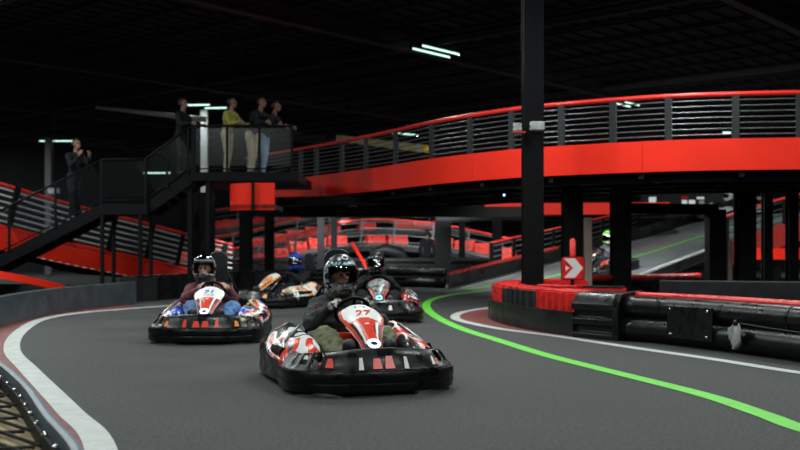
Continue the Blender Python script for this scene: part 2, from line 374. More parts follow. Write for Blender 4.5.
# ------------------------------------------------------------------ island barrier on the right
IP = smooth_path([(3.6, 18.7), (2.5, 18.4), (1.85, 17.7), (1.50, 16.7), (1.40, 15.5), (1.56, 14.2), (1.84, 13.17), (2.15, 12.45)], 8)
prof = [(0, 0), (0, .31), (-.03, .31), (-.03, 0)]
bl = MB().sweep(IP, [(0, .0), (0, .31), (.03, .31), (.03, 0)]).build('rubber_belt', M['belt'], smooth='auto')
tag(bl, 'scuffed black rubber belt skirting wrapped round the nose of the island barrier', 'rubber belt')
def block(label, s0, s1, path, mb_mat, lid_mat, h0=.52, depth=.5, off=.06, ribs=6, group='plastic barrier blocks of the island', gap=.01, z=0):
    n = ribs*6; P = sub_path(path, s0+gap, s1-gap, n); c = (P[0]+P[-1])/2
    t = thing('barrier_block', label, 'barrier block', (c.x, c.y, 0), 0, group)
    fr = offset(P, off); N = len(P)
    fr = [f+(b-a_)*(1 if (i % 6) in (1, 2, 3) else 0) for i, (f, a_, b) in enumerate(zip(fr, offset(P, off), offset(P, off+.035)))]
    bk = offset(P, off+depth); m = MB()
    L = lambda p, zz: (p.x-c.x, p.y-c.y, zz)
    vs = [L(p, z+.0) for p in fr]+[L(p, h0) for p in fr]+[L(p, h0) for p in bk]+[L(p, z+.0) for p in bk]
    fs = []
    for i in range(N-1):
        for r in range(4):
            q = (r+1) % 4; fs.append((r*N+i, r*N+i+1, q*N+i+1, q*N+i))
    fs += [(0, N, 2*N, 3*N), (N-1, 2*N-1, 3*N-1, 4*N-1)]
    m.add(vs, fs); m.build('block_body', mb_mat, t, 'auto')
    P2 = sub_path(path, s0+.05, s1-.05, 8); a, b = offset(P2, off+.07), offset(P2, off+depth-.06); n2 = len(P2)
    m = MB(); vs = [L(p, h0-.005) for p in a]+[L(p, h0+.035) for p in a]+[L(p, h0+.035) for p in b]+[L(p, h0-.005) for p in b]; fs = []
    for i in range(n2-1):
        for r in range(4):
            q = (r+1) % 4; fs.append((r*n2+i, r*n2+i+1, q*n2+i+1, q*n2+i))
    fs += [(0, n2, 2*n2, 3*n2), (n2-1, 2*n2-1, 3*n2-1, 4*n2-1)]
    m.add(vs, fs); m.build('block_lid', lid_mat, t, bevel=.01)
    return t
LI = arc(IP); tot = LI[-1]
def s_at(path, px):   # arc length on the last stretch where the photo column is px
    L = arc(path); best = None
    for i, p in enumerate(path):
        e = abs(400+p.x/p.y*F-px)
        if L[i] > L[-1]*.45 and (best is None or e < best[0]): best = (e, L[i])
    return best[1]
sA, sB = s_at(IP, 499), s_at(IP, 531)
block('red plastic barrier block at the back of the island nose', .3, 1.7, IP, M['redplast'], M['redplast'])
block('red plastic barrier block round the back bend of the island nose', 1.7, 2.9, IP, M['redplast'], M['redplast'])
block('red block at the leftmost tip of the island, beside the black block', 2.9, sA, IP, M['redplast'], M['redplast'], ribs=4)
block('black plastic barrier block with ribs left of the red front block', sA, sB, IP, M['grey'], M['redplast'])
block('bright red ribbed barrier block at the front of the island', sB, tot-.02, IP, M['redplast'], M['redplast'], h0=.53)
IR = smooth_path([(2.05, 15.9), (2.5, 15.3), (3.0, 14.9), (3.6, 14.7)], 6)
block('red topped barrier block in the inner row behind the chevron sign', 0, .95, IR, M['black'], M['redplast'], h0=.5, depth=.5, ribs=4)
block('second red topped barrier block of the inner row, nearer the chevron sign', .95, 1.75, IR, M['redplast'], M['black'], h0=.5, depth=.5, ribs=4)
# black end piece (570-616) with horizontal slots
RP = smooth_path([(2.12, 12.48), (2.56, 11.87), (3.0, 11.3), (3.35, 10.6), (3.65, 9.9), (3.9, 9.2), (4.25, 8.2), (4.7, 6.6), (5.0, 5.2)], 8)
LR = arc(RP)
t = thing('barrier_end_block', 'black moulded barrier end piece with three recessed slots beside the red front block', 'barrier block', RP[0])
P = [p-RP[0] for p in sub_path(RP, .02, .72, 8)]
prf = [(0, 0), (0, .06), (.05, .08), (.05, .15), (0, .17), (0, .24), (.05, .26), (.05, .33), (0, .35), (0, .42), (.06, .50), (.12, .55), (.45, .57), (.45, 0)]
MB().sweep(P, prf).build('block_body', M['black'], t, 'auto', bevel=.008)
b = MB(); b.sweep([p-RP[0] for p in sub_path(RP, .70, .80, 3)], [(-.01, .0), (-.02, .40), (.05, .56), (.45, .59), (.45, 0)]); b.build('joint_collar', M['bumper'], t, 'auto', bevel=.006)
# two stacked tubes and a red pipe
Pt = sub_path(RP, .78, LR[-1], 40)
def vz(P, z): return [p+Vector((0, 0, z)) for p in P]
t = thing('barrier_tube', 'long black lower barrier tube lying along the white line', 'barrier tube', Pt[0], group=None)
o = MB().tube([p-Pt[0] for p in vz(offset(Pt, .16), .15)], .145, 20).build('tube_body', M['black'], t, True)
t = thing('barrier_tube', 'long black upper barrier tube under the red pipe', 'barrier tube', Pt[0])
MB().tube([p-Pt[0] for p in vz(offset(Pt, .17), .41)], .125, 20).build('tube_body', M['black'], t, True)
for k in range(7):
    b = MB()
    q = sub_path(RP, 1.3+k*.95, 1.33+k*.95, 2)[0]; t0 = sub_path(RP, 1.3+k*.95, 1.36+k*.95, 1); d = (t0[1]-t0[0]).normalized(); l = Vector((-d.y, d.x, 0))
    b.tube([q+l*.17+Vector((0,0,.41))-Pt[0]-d*.02, q+l*.17+Vector((0,0,.41))-Pt[0]+d*.02], .128, 20)
    b.build('tube_clamp', M['bumper'], t, True)
o = MB().tube(vz(offset(Pt, .33), .535), .042, 12).build('barrier_pipe', M['redplast'], None, True); tag(o, 'long glossy red pipe along the top of the front barrier', 'pipe')
# patch plate with bolts
def s_px(px): return s_at(RP, px) 
def s_at0(path, px):
    L = arc(path); return min((abs(400+p.x/p.y*F-px), L[i]) for i, p in enumerate(path))[1]
sR = s_at0(sub_path(RP, 0, 4.5, 90), 741); sP = s_at0(sub_path(RP, 0, 4.5, 90), 666)
pp = sub_path(RP, sP, s_at0(sub_path(RP, 0, 4.5, 90), 712), 6)
t = thing('patch_plate', 'scuffed black rubber patch plate bolted over both barrier tubes', 'patch plate', pp[0])
MB().sweep([p-pp[0] for p in pp], [(-.01, .10), (.0, .45), (.015, .46), (.005, .10)]).build('plate', M['bumper'], t, 'auto')
for k, z in ((0, .14), (0, .42), (6, .14), (6, .42)):
    d = (pp[1]-pp[0]).normalized(); q = pp[k]-pp[0]+d*(.06 if k == 0 else -.06)+Vector((0, 0, z)); l = Vector((d.y, -d.x, 0))
    MB().tube([q, q+l*.025], .014, 8).build('bolt', M['chrome'], t, True)
# torn grey rag tied to the lower tube, and its cable
q = sub_path(RP, sR, sR+.03, 1)[0]; d = (sub_path(RP, sR, sR+.08, 1)[1]-q).normalized(); l = Vector((d.y, -d.x, 0))
t = thing('tied_rag', 'torn grey rag tied round the lower barrier tube', 'rag', q)
m = MB(); rnd = random.Random(3); nU, nV = 7, 9; vs = []
for i in range(nV):
    for j in range(nU):
        f = i/(nV-1); wdt = .02+.075*math.sin(PI*min(1, f*1.1))**.8
        vs.append(d*((j/(nU-1)-.5)*2*wdt+rnd.uniform(-.01, .01))+l*(.04+.03*math.sin(j*2.1+i*.6)+.02*f)+Vector((0, 0, .33-.27*f+rnd.uniform(-.01, .01))))
m.add(vs, [(i*nU+j, i*nU+j+1, (i+1)*nU+j+1, (i+1)*nU+j) for i in range(nV-1) for j in range(nU-1)]); m.build('cloth', M['bag'], t, True, solid=.006)
MB().ball(l*.05+Vector((0, 0, .33)), (.03, .03, .035), 8).build('knot', M['black'], t, True)
cab = [p+Vector((0, 0, z)) for p, z in zip(offset(sub_path(RP, sR+.02, sR+3.3, 8), -.03), (.33, .31, .30, .29, .285, .28, .28, .28, .28))]
o = MB().tube(cab, .008, 6).build('tie_cable', M['cord'], None, True); tag(o, 'thin black cable running along the lower barrier tube from the rag', 'cable')

# low wall and barriers behind the island
o = MB().bar((3.95, 15.2, .31), (9.5, 13.4, .31), .25, .62).build('concrete_wall', M['grey'], bevel=.015); tag(o, 'plain dark grey low wall behind the right barrier tubes', 'low wall')
t = thing('barrier_rail', 'long low black barrier with a bright red top rail behind the island', 'barrier rail', (3.7, 20.2, 0))
a, b_ = Vector((-.1, -.2, 0)), Vector((1.5, .65, 0)); c_ = Vector((2.95, 1.75, 0)); pts = smooth_path([a, b_, c_], 6)
MB().sweep(pts, [(0, 0), (0, .46), (.3, .46), (.3, 0)]).build('wall_panel', M['black'], t); MB().tube(vz(offset(pts, .1), .52), .06, 10).build('rail', M['redplast'], t, True)

# chevron sign
t = thing('chevron_sign', 'red square sign with rounded corners and a white arrow chevron', 'sign', (2.68, 15.5, 0))
def rr(w_, r, n=5):
    out = []
    for cx, cz, a0 in ((w_-r, w_-r, 0), (-w_+r, w_-r, PI/2), (-w_+r, -w_+r, PI), (w_-r, -w_+r, 1.5*PI)):
        for k in range(n+1): out.append((cx+r*math.cos(a0+PI/2*k/n), cz+r*math.sin(a0+PI/2*k/n)))
    return out
def plate(poly, y0, y1, cz=.80): 
    m = MB(); n = len(poly); m.add([(x, y0, cz+z) for x, z in poly]+[(x, y1, cz+z) for x, z in poly], [tuple(range(n)), tuple(range(n, 2*n))[::-1]]+[(i, (i+1) % n, n+(i+1) % n, n+i) for i in range(n)]); return m
plate(rr(.185, .05), 0, .02).build('sign_edge', M['black'], t)
plate(rr(.172, .045), -.006, .002).build('sign_face', M['redplast'], t)
plate([(-.14, .15), (.03, .15), (.155, 0), (.03, -.15), (-.14, -.15), (.0, 0)], -.012, -.004).build('chevron', M['whitedeco'], t)
plate([(-.115, .045), (-.055, 0), (-.115, -.045)], -.012, -.004).build('small_arrow', M['whitedeco'], t)
MB().box((0, .05, .33), (.05, .05, .66)).build('sign_post', M['steel'], t)
o = MB().tube([(2.72, 15.75, 0), (2.72, 15.75, 1.23), (2.72, 15.75, 1.26)], [.045, .045, .02], 12).build('marker_post', M['redplast'], None, True); tag(o, 'thin red round marker post standing behind the chevron sign', 'post')

# ------------------------------------------------------------------ left barriers
LB = smooth_path([(-3.9, 7.6), (-4.75, 9.6), (-5.2, 11.6), (-5.5, 13.5), (-5.75, 15.5), (-5.8, 17.3), (-5.6, 19), (-5.35, 20.3)], 8)
o = MB().sweep(LB, [(0, 0), (.015, .42), (.05, .44), (.085, .42), (.085, 0)]).build('rubber_belt', M['beltblue'], None, 'auto'); tag(o, 'long smooth blue-grey belt wall curving along the outer bend', 'belt wall')
# foreground belt with bolts and platform
FB = smooth_path([(-3.5, 7.9), (-3.0, 7.15), (-2.55, 6.4), (-2.02, 5.4), (-1.57, 4.45), (-1.19, 3.68), (-.95, 3.0), (-.8, 2.3)], 8)
t = thing('rubber_belt', 'black belt edging with shiny bolts beside the wooden deck', 'rubber belt', FB[0])
LP_ = [p-FB[0] for p in FB]
MB().sweep(LP_, [(-.02, 0), (-.02, .35), (.0, .358), (.02, .35), (.02, 0)]).build('belt_band', M['belttop'], t, 'auto')
MB().sweep(LP_, [(-.05, 0), (-.05, .30), (-.021, .29), (-.021, 0)]).build('backing_strip', M['cord'], t, 'auto')
LF = arc(LP_); s = .3; BS = 1
k = 0
while s < LF[-1]-.1:
    q, d = at_len(LP_, LF, s); l = Vector((d.y, -d.x, 0)); q = q+Vector((0, 0, .30)) + Vector((-d.y, d.x, 0))*-.045*-1
    # bolts sit on the track-averted side
    q, d = at_len(LP_, LF, s); l = Vector((-d.y, d.x, 0)); q = q+l*.0+Vector((0, 0, .300)) + Vector((-d.y, d.x, 0))*0 - l*.040*BS
    MB().ball(q, (.017, .017, .014), 8).build('bolt', M['chrome'], t, True); s += .30; k += 1
dk = offset(FB, -.055); poly = [(p.x, p.y) for p in dk]+[(-2.6, 2.3), (-5.5, 4.5), (-4.6, 7.8)]
t = thing('wooden_deck', 'tan plywood deck filling the inside of the near bend', 'deck', (0, 0, 0))
MB().prism(poly, 0, .24).build('deck_board', M['plywood'], t)
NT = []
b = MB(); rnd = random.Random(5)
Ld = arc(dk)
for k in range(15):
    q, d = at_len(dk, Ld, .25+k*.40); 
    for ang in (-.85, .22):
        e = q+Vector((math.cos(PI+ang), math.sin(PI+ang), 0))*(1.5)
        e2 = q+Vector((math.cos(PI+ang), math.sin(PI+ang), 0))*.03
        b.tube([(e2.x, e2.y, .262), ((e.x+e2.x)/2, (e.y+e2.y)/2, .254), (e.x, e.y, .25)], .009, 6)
o = b.build('net_shadow_bars', M['cord'], None, True); tag(o, 'black bars for criss-cross shadows of a net over the plywood deck', 'net')  # black bars stand in for shadow lines crossing the deck

# outer track edge barriers in the back
BP = smooth_path([(-5.45, 20.6), (-4.85, 22.9), (-3.8, 26.0), (-2, 28.2), (0, 29.0), (1.2, 28.3)], 10); LBP = arc(BP)
s = 0.05; k = 0
where = ['nearest the blue-grey belt wall', 'second from the belt wall', 'third from the belt wall', 'behind the maroon driver', 'right behind the maroon driver helmet', 'just before the orange kart', 'last before the tubes']
while s < 6.6 and k < 7:
    block('grey-black plastic barrier block on the far track edge, '+where[k], s, s+.92, BP, M['black'] if k % 2 else M['grey'], M['black'], h0=.50, depth=.4, off=.0, ribs=1, group='dark barrier blocks on the far edge'); s += .94; k += 1
Pt2 = sub_path(BP, 6.7, LBP[-1], 24)
for z, lab, rr_, of in ((.15, 'lowest dark barrier tube on the far edge behind the karts', .145, .1), (.43, 'upper dark barrier tube on the far edge behind the karts', .12, .14)):
    o = MB().tube(vz(offset(Pt2, of), z), rr_, 16).build('barrier_tube', M['black'], None, True); tag(o, lab, 'barrier tube')
o = MB().tube([W(200, 277, 30.5), W(258, 275, 31)], .055, 8).build('barrier_pipe', M['redplast'], None, True); tag(o, 'low bright red pipe behind the dark blocks, left of the orange kart', 'pipe')
o = MB().tube([(-6, 33.5, .74), (-1, 33.2, .74), (3, 32.8, .74)], .09, 12).build('barrier_pipe', M['grey'], None, True); tag(o, 'thin grey pipe on posts beyond the far barrier tubes', 'pipe')
o = MB().bar((-6, 33.7, .32), (3.1, 33, .32), .2, .64).build('barrier_wall', M['black']); tag(o, 'straight black low barrier wall beyond the far tubes', 'low wall')

# ------------------------------------------------------------------ ramp on the right
RN = [Vector(p) for p in ((4.3, 21.5, 0), (6.1, 24, .45), (7.9, 26, .9), (9.8, 28, 1.4), (12.5, 30.5, 2.0), (15, 33, 2.4), (18, 36, 2.45))]
RF = [Vector(p) for p in ((1.35, 28.0, 0), (3.4, 29.2, .45), (5.6, 31.0, .92), (8.0, 33.4, 1.45), (10.6, 36.4, 2.05), (13, 40, 2.42), (15.5, 44, 2.45))]
N_, F_ = smooth_path(RN, 8), smooth_path(RF, 8); n = len(N_)
m = MB(); m.add([p+Vector((0, 0, .01)) for p in N_]+[p+Vector((0, 0, .01)) for p in F_]+[p-Vector((0, 0, .12)) for p in N_]+[p-Vector((0, 0, .12)) for p in F_],
    [(i, i+1, n+i+1, n+i) for i in range(n-1)]+[(2*n+i, 3*n+i, 3*n+i+1, 2*n+i+1) for i in range(n-1)]+[(i, 2*n+i, 2*n+i+1, i+1) for i in range(n-1)]+[(n+i, n+i+1, 3*n+i+1, 3*n+i) for i in range(n-1)])
t = thing('track_ramp', 'grey asphalt ramp climbing to the right under the bridge', 'ramp', (0, 0, 0))
m.build('ramp_surface', M['tar'], t, True)
def ramp_strip(name, f0, f1, m_, z=.02, ex=0):
    vs = [a.lerp(b, f0+ex*math.exp(-i/7))+Vector((0, 0, z)) for i, (a, b) in enumerate(zip(N_, F_))]+[a.lerp(b, f1+ex*math.exp(-i/7))+Vector((0, 0, z)) for i, (a, b) in enumerate(zip(N_, F_))]
    mm = MB(); mm.add(vs, [(i, i+1, n+i+1, n+i) for i in range(n-1)]); return mm.build(name, m_, t)
ramp_strip('green_line', .42, .450, M['green'], ex=.42); ramp_strip('white_line', .90, .912, M['white']); ramp_strip('white_line', .03, .038, M['white'])
# outer belt wall + teeth
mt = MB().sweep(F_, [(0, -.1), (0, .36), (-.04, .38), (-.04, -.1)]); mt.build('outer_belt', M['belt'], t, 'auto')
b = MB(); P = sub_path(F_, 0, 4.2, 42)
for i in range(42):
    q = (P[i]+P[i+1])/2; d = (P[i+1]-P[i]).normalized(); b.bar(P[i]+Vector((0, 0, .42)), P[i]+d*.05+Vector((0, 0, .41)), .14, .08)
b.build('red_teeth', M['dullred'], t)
b = MB(); P = sub_path(N_, .3, 6.4, 60)
b.sweep(P, [(0, -.05), (0, .16), (-.12, .16), (-.12, -.05)]); b.build('inner_kerb', M['belt'], t)
b = MB()
for i in range(60): 
    d = (P[i+1]-P[i]).normalized(); b.bar(P[i]+Vector((0, 0, .17)), P[i]+d*.05+Vector((0, 0, .17)), .1, .03)
b.build('kerb_teeth', M['bag'], t)
# red side fascia along the near edge
P = sub_path(N_, 5.9, arc(N_)[-1], 30)
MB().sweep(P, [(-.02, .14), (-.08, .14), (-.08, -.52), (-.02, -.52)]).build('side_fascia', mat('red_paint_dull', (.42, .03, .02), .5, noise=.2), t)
for k, (x, y, z) in enumerate(((9.3, 27.7, 1.2), (11.3, 29.6, 1.6), (14, 32.2, 2.1))): MB().box((x, y+.5, z/2-.1), (.25, .25, z-.2)).build('ramp_leg', M['steel'], t)

def railing(label, path, h, posts, nrods=6, rail_r=.045, rod_r=.013, tilt=0, railm='redrail', postw=.12, postd=.06, rodm='rod', postm='steel2', lo=.08, hrods=None):
    c = path[0].copy(); t = thing('railing', label, 'railing', c); P = [p-c for p in path]; L = arc(P)
    MB().tube(vz(P, h), rail_r, 8).build('handrail', M[railm], t, True)
    for k in range(nrods):
        z = lo+(h-.1-lo)*k/max(1, nrods-1)
        MB().tube(vz(P, z), rod_r, 5).build('rail_rod', M[rodm], t, True)
    for s_ in posts:
        q, d = at_len(P, L, s_); d.z = 0; d.normalize()
        MB().bar(q, q+d*tilt+Vector((0, 0, h-.0)), postd, postw, up=d).build('rail_post', M[postm], t)
    return t
def posts_px(path, pxs):
    L = arc(path); out = []
    for px in pxs:
        best = min(range(len(path)), key=lambda i: abs(400+path[i].x/path[i].y*F-px)); out.append(L[best])
    return out
def every(path, d): 
    L = arc(path)[-1]; return [.05+d*i for i in range(int(L/d)+1)]
P = [p+Vector((.05, -.05, .12)) for p in sub_path(N_, 5.9, arc(N_)[-1], 40)]
railing('black railing with red handrail climbing the ramp edge, right of the portal frame', P, .75, every(P, 1.15), 4, .04, .018, 0, rodm='steel2', postm='steel')
P = [p+Vector((-.1, .35, 0)) for p in sub_path(F_, 1.6, 9, 30)]
railing('railing with pink-red handrail climbing along the outer ramp wall', P, .98, every(P, .85), 6, .03, .018, 0, rodm='rod', postm='steel')

# ------------------------------------------------------------------ main bridge
BR = smooth_path([(13.5, 18.6), (11, 17.6), (8.7, 17.15), (6.9, 17.25), (4.75, 17.7), (2.65, 18.9), (1.6, 20), (.66, 21.3), (-.47, 23.4), (-1.75, 25.5), (-3.3, 27.8), (-4.6, 29.8)], 10)
bt = thing('bridge', 'elevated track bridge with a bright red steel side sweeping across the hall', 'bridge', (0, 0, 0))
ZB, ZT = 2.47, 3.02
# path runs right to left; the far side lies at negative left offset
def deck(path, wd, z0, z1, parent, m_, name):
    a, b = path, offset(path, -wd); n = len(a); mm = MB()
    vs = [p+Vector((0, 0, z0)) for p in a]+[p+Vector((0, 0, z1)) for p in a]+[p+Vector((0, 0, z1)) for p in b]+[p+Vector((0, 0, z0)) for p in b]; fs = []
    for i in range(n-1):
        for r in range(4): q = (r+1) % 4; fs.append((r*n+i, r*n+i+1, q*n+i+1, q*n+i))
    fs += [(0, n, 2*n, 3*n), (n-1, 2*n-1, 3*n-1, 4*n-1)]
    mm.add(vs, fs); return mm.build(name, m_, parent)
L_ = arc(BR); seg = []; cuts = [0, 5.2, 9.5, 13.2, 17.8, L_[-1]]
for a, b in zip(cuts, cuts[1:]):
    P = sub_path(BR, a+.004, b-.004, 16)
    MB().sweep(P, [(.03, ZB), (.03, ZT), (-.05, ZT), (-.05, ZT-.03), (0, ZT-.03), (0, ZB+.03), (-.05, ZB+.03), (-.05, ZB)]).build('fascia_panel', M['red'], bt, 'auto')
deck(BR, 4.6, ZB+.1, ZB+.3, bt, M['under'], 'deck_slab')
FAR = offset(BR, -4.6)
MB().sweep(FAR, [(0, ZB), (0, ZT), (-.05, ZT), (-.05, ZB)]).build('far_fascia', M['steel'], bt, 'auto')
for off_ in (-.35, -1.6, -2.9, -4.2):
    MB().sweep(offset(BR, off_), [(.06, ZB-.17), (.06, ZB+.1), (-.06, ZB+.1), (-.06, ZB-.17)]).build('girder', M['steel'], bt, 'auto')
Lb = arc(BR)
for k in range(16):
    q, d = at_len(BR, Lb, .8+k*1.75); l = Vector((-d.y, d.x, 0)); MB().bar(q-l*.1+Vector((0, 0, ZB-.02)), q-l*4.5+Vector((0, 0, ZB-.02)), .1, .18).build('cross_beam', M['steel2'], bt)
RB = [p+Vector((0, 0, ZT)) for p in offset(BR, -.02)]
railing('long bridge railing of thin grey rods with a red handrail and dark posts', RB, .78, posts_px(RB, [855, 795, 733, 672, 614, 558, 510, 468, 430, 396, 365, 340, 317, 302]), 7, .045, .012, 0, postw=.12, postd=.07)
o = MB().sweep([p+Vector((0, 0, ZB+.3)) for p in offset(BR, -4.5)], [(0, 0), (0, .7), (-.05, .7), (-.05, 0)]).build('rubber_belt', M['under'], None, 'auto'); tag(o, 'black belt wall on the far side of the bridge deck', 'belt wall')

def column(label, x, y, w_, h, m_='steel', d_=None, z0=0, rz=0):
    t = thing('steel_column', label, 'column', (x, y, z0), rz); d_ = d_ or w_; 
    b = MB(); f = w_*.12
    b.box((0, -d_/2+f/2, h/2), (w_, f, h)); b.box((0, d_/2-f/2, h/2), (w_, f, h)); b.box((0, 0, h/2), (w_*.55, d_-2*f, h)); b.build('shaft', M[m_], t)
    MB().box((0, 0, .012), (w_*1.5, d_*1.5, .024)).build('base_plate', M['steel2'], t)
    return t
def col_px(label, px, d, wpx, top, **k):
    return column(label, (px-400)/F*d, d, wpx/F*d, top, **k)
t = col_px('tall black steel column rising from the island to the roof', 532.5, 16.6, 20, CZ-.1)
# clamp box and lamp on the tall column
b = thing('flood_lamp', 'small pale box lamp clamped on the tall column', 'lamp', (2.10, 16.28, CH+.123*16.4))
MB().box((.13, 0, 0), (.22, .14, .14), .1).build('lamp_body', M['bag'], b, bevel=.015); MB().box((-.19, 0, -.02), (.14, .12, .13), -.1).build('lamp_body', M['bag'], b, bevel=.015); MB().bar((-.28, -.0, 0), (.25, .0, 0), .03, .03).build('bracket', M['steel'], b)
MB().box((-.16, -.02, -.1), (.2, .08, .02)).build('red_flap', M['redrail'], b)
col_px('broad black column under the spectator platform', 203, 26.6, 18, 2.6)
col_px('black bridge column directly behind the chevron sign', 572, 20.0, 19, ZB-.15)
o = MB().box((3.72, 19.9, 1.0), (.16, .3, 1.45)).build('column_pad', M['tan'], None, bevel=.02); tag(o, 'tall narrow tan pad on the column behind the chevron sign', 'pad')
col_px('black bridge column between the ramp kart and the green line', 620.5, 20.3, 18, ZB-.15)
t = thing('portal_frame', 'black steel portal frame standing over the ramp', 'frame', (0, 0, 0))
MB().bar((4.6, 20.9, 1.95), (6.5, 20.4, 1.90), .3, .22).build('lintel', M['steel'], t); MB().box((6.42, 20.35, .95), (.34, .34, 1.9)).build('upright', M['steel'], t)
o = MB().box((6.66, 20.25, .72), (.10, .25, 1.1)).build('column_pad', M['tan'], None, bevel=.02); tag(o, 'narrow tan pad on the right upright of the portal frame', 'pad')
col_px('thick black column right of the portal frame', 745, 20.0, 17, ZB-.15, )
col_px('slim charcoal column between the two right columns and the frame edge', 767, 21.0, 9, ZB-.15, m_='steel2')
col_px('black column at the right edge under the bridge', 792, 19.5, 10, ZB-.15)
o = MB().box((10.2, 26.5, .98), (2.2, .1, .30), .5).build('fascia_board', M['red'], None); tag(o, 'short red board under the ramp railing at the right edge', 'board')

def back_fill(label, p, ang, wt):  # added lamps, hidden from the camera, that brighten the background ramps
    t = thing('fill_light', label, 'fill light', p, ang)
    MB().box((0, 0, 0), (1.2, .12, .10)).build('lamp_housing', M['steel2'], t); MB().bar((0, 0, .0), (0, -.34, 0), .05, .05).build('bracket', M['steel'], t)
    MB().tube([(-.55, 0, -.07), (.55, 0, -.07)], .022, 8).build('lamp_tube', M['tubeG'], t, True)
    ld = bpy.data.lights.new('lamp_glow', 'AREA'); ld.shape = 'RECTANGLE'; ld.size = 1.1; ld.size_y = .1; ld.energy = wt; ld.color = (.95, 1, .98)
    lo = bpy.data.objects.new('lamp_glow', ld); COL.objects.link(lo); lo.parent = t; lo.location = (0, 0, -.10); lo.rotation_euler = (math.radians(50), 0, 0)
for x, lab in ((-3.3, 'added fill light hidden behind the further support beam, nearer the platform'), (-1.2, 'added fill light hidden behind the further support beam, nearer the middle')): back_fill(lab, (x, 29.45, 2.14), 0, 210)
for x, w_ in ((-2.5, 120), (1.0, 120), (4.5, 110)): back_fill({-2.5: 'added fill light hidden behind the second deck, the one nearest the platform', 1.0: 'middle added fill light hidden behind the second deck', 4.5: 'added fill light hidden behind the second deck, the one nearest the ramp'}[x], (x, 38.3 if x < 0 else 37.9, 2.42), 0, w_)
Lf = arc(FAR)
for k, s_ in enumerate((1.5, 5, 8.5, 12, 15.5)):  # fill lamps added behind the bridge to light what lies beyond
    q, d = at_len(FAR, Lf, s_); l = Vector((-d.y, d.x, 0)); q = q-l*.3
    t = thing('fill_light', 'added fill light hidden on the far side of the bridge deck', 'fill light', (q.x, q.y, ZB+.15), math.atan2(d.y, d.x), 'added fill lights behind the bridge')
    MB().box((0, 0, 0), (1.2, .12, .10)).build('lamp_housing', M['steel2'], t); MB().bar((0, 0, .0), (0, -.34, 0), .05, .05).build('bracket', M['steel'], t) 
    MB().tube([(-.55, 0, -.07), (.55, 0, -.07)], .022, 8).build('lamp_tube', M['tubeG'], t, True)
    ld = bpy.data.lights.new('lamp_glow', 'AREA'); ld.shape = 'RECTANGLE'; ld.size = 1.1; ld.size_y = .1; ld.energy = 100; ld.color = (.95, 1, .98)
    lo = bpy.data.objects.new('lamp_glow', ld); COL.objects.link(lo); lo.parent = t; lo.location = (0, 0, -.10)
    # the added fill lamp faces down and outwards, away from the bridge
    lo.rotation_euler = (math.radians(-40), 0, 0)
# second, lower deck behind
B2 = smooth_path([(8.9, 33.0), (6.0, 33.6), (3.0, 34), (0, 34.5), (-3.5, 35.2)], 8)
b2 = thing('bridge', 'further elevated deck with a short red side seen under the main bridge', 'bridge', (0, 0, 0))
MB().sweep(sub_path(B2, 0, 6.1, 20), [(.04, 2.27), (.04, 2.66), (-.02, 2.66), (-.02, 2.27)]).build('fascia_panel', M['red'], b2, 'auto')
MB().sweep(sub_path(B2, 6.1, arc(B2)[-1], 20), [(.04, 2.2), (.04, 2.75), (-.02, 2.75), (-.02, 2.2)]).build('fascia_panel', M['steel'], b2, 'auto')
deck(B2, 3.5, 2.3, 2.5, b2, M['under'], 'deck_slab')
MB().bar((1.1, 30.5, 2.1), (4.2, 30.2, 2.1), .25, .25).build('front_beam', M['steel'], b2)
for px, d, wpx, lab in ((246, 27.3, 12, 'black column under the left end of the bridge, left of the blue helmet'), (269.5, 29, 9, 'black column just left of the blue helmeted driver'), (321, 31, 7, 'slim black column behind the leading driver helmet, left one'), (334, 33, 6, 'slim black column behind the leading driver helmet, right one'), (443, 31.5, 16, 'broad black column beside the standing person under the bridge'), (497, 31.5, 9, 'black column before the climbing railing'), (462, 33, 6, 'thin black column between the broad column and the climbing railing')):
    col_px(lab, px, d, wpx, 2.3 if px > 300 else 2.28)
o = MB().bar((-4.15, 25.3, 2.28), (1.2, 24.6, 2.36), .2, .22).build('support_beam', M['steel']); tag(o, 'long black support beam under the bridge from the left column', 'beam')
o = MB().bar((-4.1, 28.9, 2.18), (3.6, 29.3, 2.2), .2, .30).build('support_beam', M['steel']); tag(o, 'second black support beam further under the bridge', 'beam')
# curved red deck end under the platform
t = thing('deck_end', 'rounded bright red deck end under the spectator platform', 'deck end', (-2.86, 22.5, 0))
pts = [(-.86+1.2*math.cos(a)*.55, .3-1.15*math.sin(a)+.9, 0) for a in [PI*(1.15-.62*k/12) for k in range(13)]]
pts = [(-.95+.12*(1-math.cos(k/12*PI)), .55-.75*math.sin(k/12*PI/2), 0) for k in range(8)]
pts = smooth_path([(-1.0, 1.4), (-1.04, .6), (-.95, .12), (-.62, -.1), (-.2, -.15), (.06, -.15)], 6)
MB().sweep(pts, [(0, 1.98), (0, 2.58), (.04, 2.58), (.04, 1.98)]).build('fascia_panel', M['red'], t, 'auto')
MB().prism([(p.x, p.y) for p in pts]+[(.06, 1.4)], 2.0, 2.1).build('deck_slab', M['under'], t)
MB().box((-.42, -.20, 2.28), (.06, .05, .62)).build('fascia_post', M['steel'], t)

